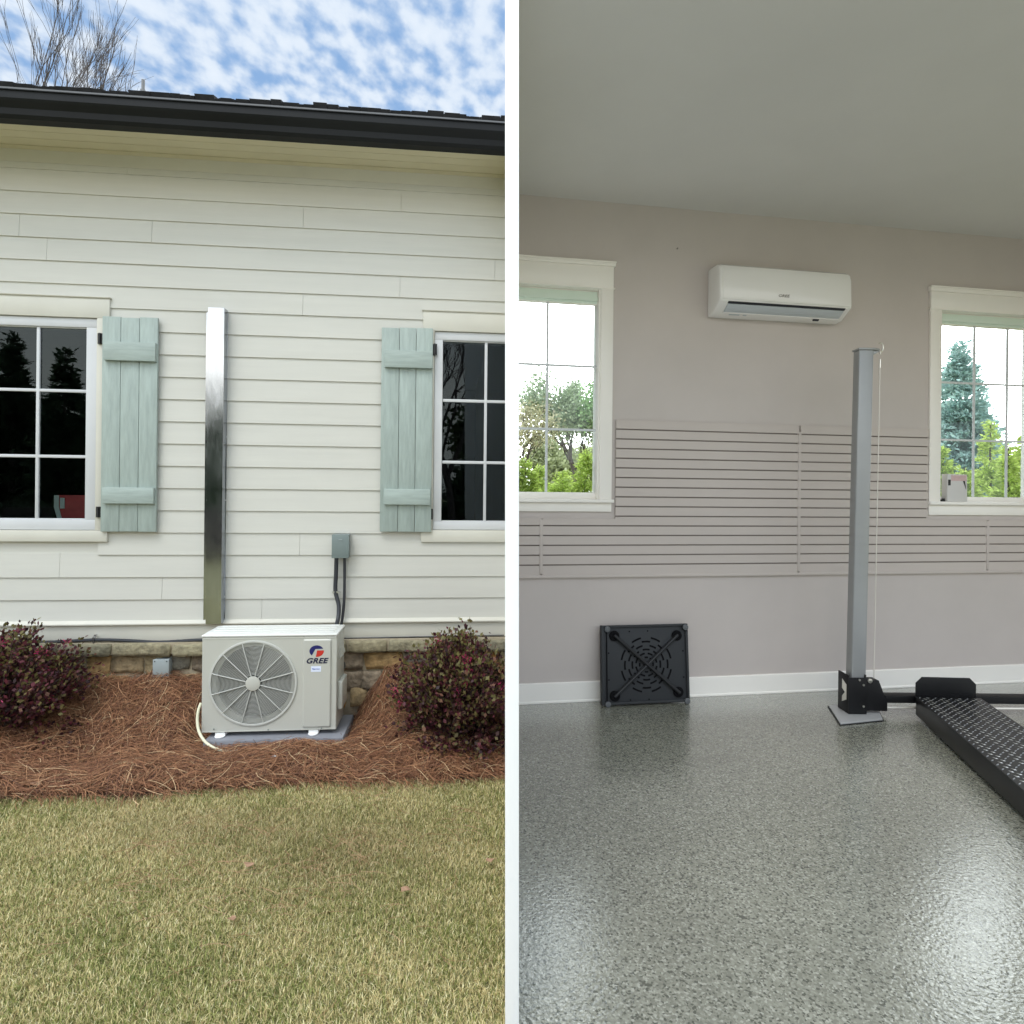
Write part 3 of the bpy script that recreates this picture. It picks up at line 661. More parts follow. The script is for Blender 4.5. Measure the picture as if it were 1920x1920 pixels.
    b = MB(); pts = P; ctr = (ex-er*.30, ez+eh*.45)
    vs = [(ctr[0], ys, ctr[1])] + [(x, ys, z) for x, z in pts]; vs2 = [(x, ys-.0006, z) for x, _, z in vs]
    b.add(vs2, [(0, i, i+1) for i in range(1, len(pts))] + [(0, len(pts), 1)]); em = b.build('emblem', M_['navy'], sc)
    P = [(ex+er*.05, ez+eh*.12), (ex+er*.98, ez+eh*.12)] + [E(a) for a in range(0, -104, -8)]
    b = MB(); b.add([(x, ys-.0006, z) for x, z in P], [tuple(range(len(P)))]); b.build('red_mark', M_['red'], em)
    hx, hz = LF.hit(594, 1238.5, nf)
    text_mesh('lettering', 'GREE', .046, M_['ink'], sc, LF.world(hx, ys-.0006, hz), LF.th, shear=.28, bold=.0015, sx=1.17)
    sx0, sz1 = LF.hit(584, 1248.5, nf); sx1, sz0 = LF.hit(602.5, 1258.5, nf)
    b = MB(); b.box(sx0, sx1, ys-.0008, ys, sz0, sz1); sk = b.build('sticker', M_['stick'], sc)
    b = MB(); zc = (sz0+sz1)/2; w = sx1-sx0
    b.tube([(sx0+w*(.12+.76*i/28), ys-.0012, zc+.006*math.sin(i*1.3)*(1.0 if i < 10 else .45)) for i in range(29)], .0013, 4); b.build('script_mark', M_['bluei'], sk)
    # feet
    for px in (410, 586):
        fx, fz = LF.hit(px, 1377, nf+.02)
        b = MB(); k = 14; b.prism([(fx+.032*math.cos(math.pi*i/k), -nf+.004-.034*math.sin(math.pi*i/k)) for i in range(k+1)] , 2, zB-.026, zB-.020); b.box(fx-.03, fx+.03, -nf+.003, -nf+.20, zB-.026, zB-.002)
        b.build('foot', M_['white'], t, bevel=.001)
    for px, py in ((401, 1367), (503, 1368), (603, 1365), (443, 1192), (570, 1192)):
        fx, fz = LF.hit(px, py, nf); b = MB(); b.disc((fx, fz), .004, yf-.004, yf+.002, 8); b.build('screw', M_['ebox'], t)
    # side: handle hood and valve cover
    b = MB(); z1 = LF.hit(632, 1215, nf)[1]; z2 = LF.hit(632, 1246, nf)[1]
    b.add([(uR-.001, yf+.10, z1), (uR-.001, yf+.20, z1), (uR+.020, yf+.20, z2+.035), (uR+.020, yf+.10, z2+.035), (uR-.001, yf+.10, z2), (uR-.001, yf+.20, z2)], [(0, 1, 2, 3), (3, 2, 5, 4), (0, 3, 4), (1, 5, 2), (0, 4, 5, 1)])
    b.build('handle', M_['unit'], t)
    z1 = LF.hit(632, 1281, nf)[1]; z2 = LF.hit(632, 1335, nf)[1]
    b = MB(); b.box(uR-.001, uR+.030, yf+.04, yf+.22, z2, z1); b.build('valve_cover', M_['unit'], t, bevel=.010, seg=3)
    # drain hose
    h = catmull([Lp(377, 1318, nf-.02), Lp(372, 1332, nf+.0), Lp(370, 1352, nf+.02), Lp(374, 1374, nf+.05), Lp(387, 1393, nf+.09), Lp(408, 1405, nf+.12), Lp(430, 1409, nf+.13), Lp(447, 1407, nf+.13)])
    hs = thing('drain_hose', 'cream drain hose curling down the left side of the outdoor unit onto the straw', 'hose', LF, h[-1])
    b = MB(); b.tube(h, .0085, 10, cap=True); b.build('tube', M_['hose'], hs, smooth=True)
    # loop of cable
    lx, lz = LF.hit(640, 1252, .25); lp = thing('cable_loop', 'small loop of thin black cable right of the outdoor unit', 'cable', LF, (lx, -.25, lz-.03))
    b = MB(); b.tube([(lx-.012+.027*math.cos(R(a)), -.27+.0002*a, lz+.031*math.sin(R(a))) for a in range(130, 500, 12)] + [(uR-.01, -.30, lz-.03)], .004, 6); b.build('tube', M_['iron'], lp, smooth=True)
    # pad
    q0 = LF.hit(384, 1385, nf+.04)[0]; q1 = LF.hit(644, 1385, nf+.04)[0]; zp = zB-.027
    pd = thing('equipment_pad', 'low grey plastic pad half sunk in pine straw under the outdoor unit', 'pad', LF, ((q0+q1)/2, -nf, zp-.08))
    b = MB(); b.prism([(q0-.014, zp-.09), (q1+.014, zp-.09), (q1, zp-.001), (q0, zp-.001)], 1, -nf-.062, -.20)
    b.build('slab', M_['pad'], pd, bevel=.006)
    return (q0, q1, nf+.07)
PADX = outdoor_unit()

# ================================================================== MULCH, LAWN
def edgeY(x): return 3.505 + (x+.04)*(3.505-3.16)/(2.57-.04) + .022*np.sin(x*4.1) + .012*np.sin(x*11+1)
def hmul(x, y):
    dx, dy = x-LF.p0[0], y-LF.p0[1]; a = dx*LF.c+dy*LF.s; n = dx*LF.s-dy*LF.c
    h = .035 + .27*np.exp(-(np.maximum(n, 0)/.38)**2) + .018*np.sin(x*7.3+y*3) + .014*np.sin(x*3.1-y*9) + .010*np.sin(x*17+y*13)
    e = np.clip((y-edgeY(x))/.12, 0, 1); h = h*(.25+.75*e)
    m = np.clip((PADX[0]-.03-a)/.12, 0, 1) + np.clip((a-PADX[1]-.01)/.20, 0, 1) + np.clip((n-PADX[2]-.02)/.08, 0, 1)
    m = np.clip(m, 0, 1); return h*m + .012*(1-m)
def grid_mesh(name, x0, x1, y0f, y1f, nx, ny, hf, m):
    xs = np.linspace(x0, x1, nx); V = []
    for x in xs:
        ys = np.linspace(y0f(x), y1f(x), ny); V += [(x, y, float(hf(x, y))) for y in ys]
    Fq = [(i*ny+j, (i+1)*ny+j, (i+1)*ny+j+1, i*ny+j+1) for i in range(nx-1) for j in range(ny-1)]
    o = np_mesh(name, V, Fq, m); 
    for p in o.data.polygons: p.use_smooth = True
    return o
wallY = lambda x: LF.p0[1] + (x-LF.p0[0])*math.tan(LF.th)
bed = grid_mesh('mulch_bed', -5.2, -.008, lambda x: edgeY(x)-.03, lambda x: wallY(x)-.01, 220, 60, lambda x, y: hmul(x, y)-.012, M_['soil']); bed['kind'] = 'structure'
def needles():
    N = 58000; x = np.where(rng.random(N) < .86, rng.uniform(-3.9, -.012, N), rng.uniform(-5.2, -3.9, N)); t = rng.random(N); ylo = edgeY(x) - .01; yhi = LF.p0[1] + (x-LF.p0[0])*math.tan(LF.th) - .045
    y = ylo + (yhi-ylo)*t
    dx, dy = x-LF.p0[0], y-LF.p0[1]; a = dx*LF.c+dy*LF.s; n = dx*LF.s-dy*LF.c
    keep = ~((a > PADX[0]-.0) & (a < PADX[1]+.0) & (n < PADX[2]-.005)); x, y = x[keep], y[keep]; N = len(x)
    ang = rng.uniform(0, 2*np.pi, N); bias = rng.random(N) < .35; ang[bias] = rng.normal(.15, .5, bias.sum())
    Ln = rng.uniform(.07, .19, N); curv = rng.normal(0, 1.0, N); w = rng.uniform(.0007, .0013, N); lift = rng.uniform(0, .2, N)**1.9; tilt = rng.normal(0, .16, N)
    S = 5; V = np.zeros((N, S, 2, 3), np.float32)
    px, py = x.copy(), y.copy(); a2 = ang.copy()
    cx_, cy_ = [], []
    for s in range(S):
        cx_.append(px.copy()); cy_.append(py.copy()); a2 = a2 + curv/S; px = px + np.cos(a2)*Ln/(S-1); py = py + np.sin(a2)*Ln/(S-1)
    for s in range(S):
        X, Y = cx_[s], cy_[s]; X = np.minimum(X, -.010); Z = hmul(X, Y) + lift + tilt*(s/(S-1)-.5)*Ln + .010*np.sin(np.pi*s/(S-1))
        Yw = LF.p0[1] + (X-LF.p0[0])*math.tan(LF.th) - .035; Y = np.minimum(Y, Yw); Z = np.maximum(Z, hmul(X, Y)-.006)
        th = ang + curv*s/S + np.pi/2; r = rng.uniform(.2, 1, N)
        for q, sg in ((0, -1), (1, 1)):
            V[:, s, q, 0] = X + sg*np.cos(th)*w; V[:, s, q, 1] = Y + sg*np.sin(th)*w; V[:, s, q, 2] = Z + sg*w*.4
    base = np.arange(N)[:, None]*S*2; F = []
    for s in range(S-1): F.append(np.stack([base[:, 0]+s*2, base[:, 0]+s*2+1, base[:, 0]+s*2+3, base[:, 0]+s*2+2], 1))
    pal = np.array([(.30, .14, .07), (.18, .075, .04), (.40, .215, .11), (.60, .42, .24), (.10, .045, .028)]); c = pal[rng.choice(5, N, p=[.36, .30, .17, .04, .13])]*rng.uniform(.75, 1.2, (N, 1))
    o = np_mesh('pine_straw', V.reshape(-1, 3), np.concatenate(F), M_['needle'], np.repeat(c, S*2, 0))
    tag(o, 'brown pine straw mulch heaped along the house wall around the unit', 'mulch', kind='stuff')
needles()
def grass():
    N1, N2 = 230000, 80000
    x = np.concatenate([rng.uniform(-3.1, -.006, N1), rng.uniform(-6.5, -.02, N2)]); ylo = np.concatenate([np.full(N1, 1.6), np.full(N2, -1.0)])
    t = rng.random(N1+N2)**1.15; yh = edgeY(x) + .01; y = ylo + (yh-ylo)*t; N = len(x)
    pn = np.sin(x*3.3+np.sin(y*2.7)*1.3)*np.cos(y*3.9+x*1.2) + .6*np.sin(x*9+y*7) * np.cos(y*11-x*5)
    g = rng.random(N) + pn*.20; green = g > .60
    L = rng.uniform(.012, .028, N)*(1 + .1*pn); w = rng.uniform(.0010, .0019, N); a = rng.uniform(0, 2*np.pi, N); lean = rng.uniform(.25, 1.25, N)
    V = np.zeros((N, 5, 3), np.float32); ca, sa = np.cos(a), np.sin(a)
    pts = [(0, 1, 0.0), (.5, .8, .55), (1, 0, 1)]
    for i, (tt, ww, _) in enumerate(pts):
        hz = L*np.sin(lean*tt)/lean.clip(.3)*.0 + L*tt*np.cos(lean*tt*.8); hr = L*tt*np.sin(lean*(.35+.65*tt))
        X, Y, Z = x+ca*hr, y+sa*hr, hz - .003
        X = np.minimum(X, -.0055)
        if i < 2:
            for q, sg in ((0, -1), (1, 1)): V[:, i*2+q] = np.stack([X - sg*sa*w*ww, Y + sg*ca*w*ww, Z], 1)
        else: V[:, 4] = np.stack([X, Y, Z], 1)
    V[:, :, 0] = np.minimum(V[:, :, 0], -.005)
    b0 = np.arange(N)*5
    F = np.concatenate([np.stack([b0, b0+1, b0+3], 1), np.stack([b0, b0+3, b0+2], 1), np.stack([b0+2, b0+3, b0+4], 1)])
    straw = np.array([(.74, .63, .32), (.58, .49, .24), (.85, .77, .46), (.46, .35, .17)])[rng.choice(4, N, p=[.4, .3, .18, .12])]
    gr = np.array([(.26, .28, .08), (.37, .38, .13), (.18, .21, .06)])[rng.choice(3, N)]
    br = (np.exp(-((x+.75)/.5)**2 - ((y-2.75)/.35)**2) + .8*np.exp(-((x+1.6)/.5)**2 - ((y-2.95)/.2)**2))[:, None]*.35
    c = np.where(green[:, None], gr, straw)*rng.uniform(.8, 1.15, (N, 1)); c = c*(1-br) + np.array([[.34, .24, .14]])*br
    o = np_mesh('grass', V.reshape(-1, 3), F, M_['grass'], np.repeat(c, 5, 0)); tag(o, 'short half dormant straw and green lawn grass in the foreground', 'grass', kind='stuff')
grass()
def stray():
    # loose needles fallen on the lawn, in loose tufts
    N = 420; cxs = [(376, 1640), (330, 1600), (690, 1600), (520, 1700), (230, 1680), (600, 1640), (850, 1560), (680, 1500), (470, 1560)]
    b = MB()
    for i in range(N):
        c = rnd.choice(cxs) if i < 330 else (rnd.uniform(30, 930), rnd.uniform(1500, 1880)); X, Y = gnd(c[0], c[1]); X += rnd.gauss(0, .14); Y += rnd.gauss(0, .12)
        if X > -.12 or Y > 3.4: continue
        a = rnd.uniform(0, 6.28); l = rnd.uniform(.05, .14); cv = rnd.gauss(0, 1.2); P = []
        for s in range(5): P.append((min(X, -.03), Y, .030+.006*math.sin(s*.8))); a += cv/5; X += math.cos(a)*l/4; Y += math.sin(a)*l/4
        b.tube(P, .0008, 3, cap=False)
    o = b.build('stray_needles', mat('stray_needle', (.33, .19, .10), .6)); tag(o, 'loose brown pine needles scattered over the lawn', 'pine needles', kind='stuff')
stray()
LV = [(468, 1620, .017, 'salmon brown dead leaf lying in the middle of the lawn'), (434, 1722, .012, 'tiny pale pink leaf on the lawn below the larger brown leaf'), (761, 1668, .016, 'tan curled leaf on the lawn at the right'), (919, 1612, .014, 'brown leaf on the lawn beside the white panel wall'), (66, 1475, .024, 'pale tan leaf caught in the pine straw at far left'), (514, 1436, .015, 'small white scrap on the pine straw below the outdoor unit')]
for i, (px, py, r, lb) in enumerate(LV):
    X, Y = gnd(px, py, .035); z0 = .036 if py > 1500 else float(hmul(X, Y))+.035
    b = MB(); k = 10; P = [(X+r*1.5*math.cos(2*math.pi*j/k+i)*(1 if j % 2 else .75), Y+r*math.sin(2*math.pi*j/k+i)*(1 if j % 2 else .8), z0+.3*r*math.cos(4*math.pi*j/k)) for j in range(k)]
    b.add(P + [(p[0], p[1], p[2]+.0012) for p in P], [tuple(range(k)), tuple(range(2*k-1, k-1, -1))] + [(j, k+j, k+(j+1) % k, (j+1) % k) for j in range(k)])
    o = b.build('fallen_leaf', M_['leafb'] if i != 5 else M_['white']); tag(o, lb, 'leaf' if i != 5 else 'scrap', 'litter on the ground')

# ================================================================== PLANTS
def quads(P, D, size, asp=.55, jit=.5):
    """leaf quads at points P, roughly along D"""
    N = len(P); D = D + rng.normal(0, jit, (N, 3)); D /= np.linalg.norm(D, axis=1, keepdims=True)
    Rv = rng.normal(0, 1, (N, 3)); S = np.cross(D, Rv); S /= np.linalg.norm(S, axis=1, keepdims=True)
    s = size[:, None] if hasattr(size, '__len__') else size
    V = np.stack([P, P + D*s*.5 + S*s*asp*.5, P + D*s, P + D*s*.5 - S*s*asp*.5], 1)
    return V.reshape(-1, 3), np.arange(N*4).reshape(N, 4)
def shrub(name, label, cx, cy, rx, ry, h, nleaf, seed, dark):
    global rng; rng = np.random.default_rng(seed); rr = random.Random(seed)
    t = thing(name, label, 'shrub', G, (cx, cy, .05), group='purple shrubs along the stone base')
    # branches
    tips = []; b = MB()
    for i in range(230):
        a = rr.uniform(0, 2*math.pi); e = rr.uniform(-.05, 1.0)**.8 if rr.random() > .15 else rr.uniform(-.12, .1)
        if isinstance(e, complex): e = .1
        k = rr.uniform(.62, 1.0) * (1 + .10*math.sin(a*3+seed) + .08*math.sin(a*7))
        tip = Vector((rx*k*math.cos(a)*math.cos(e*1.45), ry*k*math.sin(a)*math.cos(e*1.45), h*.36 + h*.66*k*math.sin(e*1.5) - (.16 if e < .05 else 0)))
        root = Vector((rr.uniform(-.05, .05), rr.uniform(-.05, .05), 0)); mid = root.lerp(tip, .5) + Vector((rr.uniform(-.05, .05), rr.uniform(-.05, .05), .05))
        if cx + tip.x > -.04: tip.x = -.04-cx-rr.uniform(0, .05)
        pts = [root*(1-q)**2 + mid*2*q*(1-q) + tip*q*q for q in (0, .25, .5, .75, 1)]
        b.tube(pts, .0035, 4, r1=.0012, cap=False); tips.append(pts)
    Mx = Matrix.Translation((cx, cy, .05)); 
    for i in range(len(b.v)): b.v[i] = (b.v[i][0]+cx, b.v[i][1]+cy, b.v[i][2]+.05)
    b.build('stems', M_['bark'], t)
    P = []; D = []; cl = []
    for i in range(nleaf):
        bi = rr.randrange(len(tips)); pts = tips[bi]; q = rr.random()**.45*.999; j = int(q*4); p = pts[j].lerp(pts[j+1], q*4-j)
        d = (pts[j+1]-pts[j]).normalized(); r_ = .030
        p = p + Vector((rr.gauss(0, r_), rr.gauss(0, r_), rr.gauss(0, r_)))
        P.append(p); D.append(d*.6 + Vector((0, 0, .25))); cl.append(bi)
    P = np.array([tuple(p) for p in P]); D = np.array([tuple(d) for d in D]); P[:, 2] = np.maximum(P[:, 2], -.01)
    lim = -.03 - cx; P[:, 0] = np.where(P[:, 0] > lim, lim - rng.random(len(P))*.05, P[:, 0])
    yl = LF.p0[1] + (P[:, 0]+cx-LF.p0[0])*math.tan(LF.th) - .06 - cy; P[:, 1] = np.minimum(P[:, 1], yl)
    V, Fq = quads(P, D, rng.uniform(.020, .036, len(P)), .72, .55); V[:, 0] = np.minimum(V[:, 0], -.012-cx)
    pal = np.array([(.075, .020, .028), (.13, .030, .042), (.055, .024, .022), (.15, .12, .045), (.20, .10, .065), (.035, .013, .018)])
    pr = np.array([.26, .22, .16, .14, .10, .12]) if dark else np.array([.20, .16, .14, .26, .13, .11])
    c = pal[rng.choice(6, len(P), p=pr/pr.sum())]*rng.uniform(.7, 1.25, (len(P), 1)); hi = (P[:, 2]/h).clip(0, 1)[:, None]
    ol = (rng.random((len(P), 1)) < .35*hi**2); c = np.where(ol, np.array([[.19, .17, .06]])*rng.uniform(.7, 1.1, (len(P), 1)), c)
    np_mesh('foliage', V, Fq, M_['leaf'], np.repeat(c, 4, 0), t)
    fl = []
    for i in range(30):
        pts = tips[rr.randrange(len(tips))]; c0 = pts[4] if rr.random() < .6 else pts[3].lerp(pts[4], rr.random()); fl.append(np.array(tuple(c0)) + rng.normal(0, .012, (22, 3)))
    P = np.concatenate(fl); P[:, 0] = np.minimum(P[:, 0], lim); V, Fq = quads(P, rng.normal(0, 1, (len(P), 3)), rng.uniform(.014, .024, len(P)), .3, .3)
    np_mesh('blossoms', V, Fq, M_['leaf'], np.tile(np.array([[.50, .03, .13]]), (len(V), 1))*rng.uniform(.7, 1.2, (len(V), 1)), t)
shrub('shrub', 'dark purple flowering shrub at the far left end of the stone base', -3.22, 3.86, .66, .44, .66, 21000, 11, True)
shrub('shrub', 'olive and purple flowering shrub right of the unit, beside the white panel wall', -.34, 3.88, .41, .41, .66, 19000, 23, False)

def branch_tree(name, label, x, y, h, seed, mat_, spread=.5, depth=5, r0=.12, cat='tree', group=None, lean=0, leafcol=None, stems=1, twig=.006, nl=0, lsz=.2):
    rr = random.Random(seed); t = thing(name, label, cat, G, (x, y, -.05), group=group); b = MB(); tips = []
    def grow(p, d, l, r, dep):
        n = 3; pts = [p]; q = p.copy(); dd = d.copy()
        for i in range(n):
            dd = (dd + Vector((rr.gauss(0, .10), rr.gauss(0, .10), rr.gauss(.03, .05)))).normalized(); q = q + dd*l/n; pts.append(q.copy())
        b.tube(pts, r, 5 if dep > 2 else 3, r1=max(r*.62, twig*.6), cap=False)
        if dep <= 1: tips.append((q.copy(), dd.copy())) 
        if dep == 0: return
        k = 2 if rr.random() < .35 else 3
        for i in range(k):
            a = rr.uniform(0, 6.283); s = spread*rr.uniform(.5, 1.2); nd = (dd + Vector((math.cos(a)*s, math.sin(a)*s, rr.uniform(-.05, .25)))).normalized()
            st = pts[-1] if i < 2 else pts[-2]
            grow(st, nd, l*rr.uniform(.62, .85), max(r*rr.uniform(.5, .68), twig), dep-1)
    for s in range(stems):
        a = rr.uniform(0, 6.28); base = Vector((x, y, -.05)) + (Vector((math.cos(a), math.sin(a), 0))*.15 if stems > 1 else Vector())
        grow(base, Vector((math.cos(a)*.12*(stems > 1)+lean, math.sin(a)*.12*(stems > 1), 1)).normalized(), h*.34, r0, depth)
    b.build('trunk', mat_, t, smooth=True)
    if nl:
        P = np.array([tuple(tips[rr.randrange(len(tips))][0]) for _ in range(nl)]) + rng.normal(0, lsz*1.6, (nl, 3)) - np.array([x, y, -.05])
        V, Fq = quads(P, rng.normal(0, 1, (nl, 3)), rng.uniform(lsz*.6, lsz*1.3, nl), .6, .2)
        c = np.array([leafcol])*rng.uniform(.65, 1.3, (nl, 1)); np_mesh('foliage', V, Fq, M_['leaf'], np.repeat(c, 4, 0), t)
    return t
# bare trees behind the house roof, upper left
for i, (px, Y, h, sd_, lb, dp) in enumerate([(-110, 15, 15.0, 3, 'bare tree behind the roof at the far left, cut by the photo edge', 6), (-55, 17, 16.5, 8, 'bare forked tree rising behind the roof, second from the left', 6), (-100, 20, 18.0, 15, 'slender bare tree in the middle of the clump behind the roof', 6), (-170, 18, 15.6, 21, 'bare tree at the right edge of the clump behind the roof', 6)]):
    x = (px-960)/F_PX*Y; branch_tree('bare_tree', lb, x, Y, h, sd_, M_['barkdark'], .125, dp, .11, group='bare trees behind the roof', twig=.006, stems=1)
# reflected behind the viewer
def conifer(name, label, x, y, h, r, col, n, seed, cat='conifer', group=None, lsz=.28, z0f=.06, droop=-.25):
    g = np.random.default_rng(seed); t = thing(name, label, cat, G, (x, y, -.05), group=group)
    b = MB(); b.tube([(x, y, -.05), (x, y, h*.5), (x, y, h*.97)], .018*h, 8, r1=.01); b.build('trunk', M_['bark'], t, smooth=True)
    nb = int(h*38); q = g.random(nb)**.8; zb = (z0f + (1-z0f)*q)*h; rad = r*(1-q)**1.1*g.uniform(.7, 1.12, nb) + .015*r; a = g.uniform(0, 2*np.pi, nb)
    bi = g.choice(nb, n, p=(rad/rad.sum())); s = g.random(n)**.6; rr_ = rad[bi]*s
    P = np.stack([np.cos(a[bi])*rr_, np.sin(a[bi])*rr_, zb[bi] + droop*rr_ + .25*droop*0], 1) + g.normal(0, 1, (n, 3))*np.array([.05*r, .05*r, .03*r])
    D = np.stack([np.cos(a[bi]), np.sin(a[bi]), np.full(n, .15)], 1)
    V, Fq = quads(P, D, g.uniform(lsz*.5, lsz*1.2, n), .35, .45); c = np.array([col])*g.uniform(.6, 1.35, (n, 1)); np_mesh('foliage', V, Fq, M_['leaf'], np.repeat(c, 4, 0), t)
    return t
DG = (.05, .085, .04)
def mirror_dir(px, py):
    u, v = ray(px, py); d = Vector((u, 1, v)); n = Vector((LF.s, -LF.c, 0)); d2 = d - 2*d.dot(n)*n
    a, z = LF.hit(px, py, -.01); return LF.world(a, .01, z), d2
def mtree(px, py, dist):
    p, d = mirror_dir(px, py); k = dist/math.hypot(d.x, d.y); q = p + d*k; return q.x, q.y, q.z
for px, py, dist, rr_, sd_, lb in [(24, 625, 19, 1.6, 31, 'dark conifer in the yard, mirrored at the left edge of the left window'), (122, 650, 17, 1.3, 32, 'dark conifer in the yard, mirrored in the middle of the left window'), (74, 735, 22, 1.6, 33, 'lower dark conifer standing between the two mirrored ones'), (172, 735, 20, 2.2, 34, 'dark conifer mirrored behind the left shutter')]:
    x, y, z = mtree(px, py, dist); conifer('dark_conifer', lb, x, y, z, rr_, DG, 20000, sd_, group='conifers behind the viewer', lsz=.22)
x, y, z = mtree(852, 640, 16); branch_tree('bare_tree', 'wide bare tree in the yard, mirrored in the right window of the house', x, y, z*1.02, 77, M_['barkdark'], .55, 6, .16, group='trees behind the viewer', twig=.012)
x, y, z = mtree(905, 780, 20); branch_tree('leafy_tree', 'leafy tree in the yard, mirrored in the right window beside the bare one', x, y, z, 78, M_['bark'], .5, 4, .15, group='trees behind the viewer', nl=5000, lsz=.28, leafcol=(.06, .085, .035))
x, y, z = mtree(404, 712, 22); conifer('dark_conifer', 'added broad dark conifer behind the viewer, darkening the reflection in the metal cover', x, y, z, 3.0, DG, 16000, 36, group='conifers behind the viewer', lsz=.35)  # unseen tree put in to darken the metal cover's reflection
for i in range(9):
    x = -26 + i*6.2; conifer('dark_conifer', 'dark conifer of the far screen behind the viewer, number %s from the left' % ['one', 'two', 'three', 'four', 'five', 'six', 'seven', 'eight', 'nine'][i], x+rnd.uniform(-1, 1), -27+rnd.uniform(-3, 3), rnd.uniform(7.0, 8.2), 3.4, DG, 9000, 200+i, group='conifers behind the viewer', lsz=.7, z0f=.0)

# ================================================================== GARAGE (right)
garage = thing('garage', 'open fronted garage interior with mauve grey walls and two bright white trimmed windows', 'garage', RF, (0, 0, 0))
ZC = CAMZ + ray(1435, 406)[1]*5.047
RS0 = -2.14; RS1 = 4.25
r1r = RF.hit(1125, 700)[0]; r1t = RF.hit(1060, 536)[1]; r1b = RF.hit(1060, 936)[1]
r2l = RF.hit(1762, 700)[0]; r2t = RF.hit(1830, 585)[1]; r2b = RF.hit(1830, 941)[1]; r2r = r2l + 1.0
rh = [(RS0-.2, r1r, r1b, r1t), (r2l, r2r, r2b, r2t)]
b = MB(); xs = sorted([RS0, r1r, r2l, r2r, RS1]); TH = .14
for i in range(len(xs)-1):
    a0, a1 = xs[i], xs[i+1]; h = [q for q in rh if q[0] <= (a0+a1)/2 <= q[1]]
    if h: b.box(a0, a1, 0, TH, -.05, h[0][2]); b.box(a0, a1, 0, TH, h[0][3], ZC+.02)
    else: b.box(a0, a1, 0, TH, -.05, ZC+.02)
b.build('back_wall', M_['wall'], garage, clip=PLANE_R)
CY0 = 2.55  # front edge of the ceiling, set back to let more daylight in
def gbox(x0, x1, y0, y1, z0, z1):   # world-aligned box expressed in RF coordinates
    b = MB(); vs = [(x, y, z) for z in (z0, z1) for x, y in ((x0, y0), (x1, y0), (x1, y1), (x0, y1))]
    L_ = []
    for x, y, z in vs:
        dx, dy = x-RF.p0[0], y-RF.p0[1]; L_.append((dx*RF.c+dy*RF.s, -dx*RF.s+dy*RF.c, z))
    b.add(L_, [(0, 3, 2, 1), (4, 5, 6, 7), (0, 1, 5, 4), (1, 2, 6, 5), (2, 3, 7, 6), (3, 0, 4, 7)]); return b
gbox(.0, 6.4, CY0, 6.3, ZC, ZC+.18).build('ceiling', M_['ceil'], garage, clip=PLANE_R)
gbox(6.2, 6.35, 4.3, 6.2, -.05, ZC+.01).build('side_wall', M_['wall'], garage)
gbox(6.2, 6.35, CY0, 4.295, 2.6, ZC+.01).build('added_door_header', M_['wall'], garage)  # side opening under this header is added to brighten the garage
gbox(6.2, 6.35, CY0, CY0+.12, -.05, 2.595).build('added_door_post', M_['wtrim'], garage)
zbt = CAMZ + ray(1435, 1265)[1]*5.03
b = MB(); b.prism([(-.017, .001), (-.017, zbt-.006), (-.011, zbt), (0, zbt), (0, .001)], 0, RS0, RS1); b.prism([(-.027, .001), (-.027, .012), (-.018, .02), (-.018, .001)], 0, RS0, RS1)
b.build('baseboard', M_['wtrim'], garage, clip=PLANE_R)
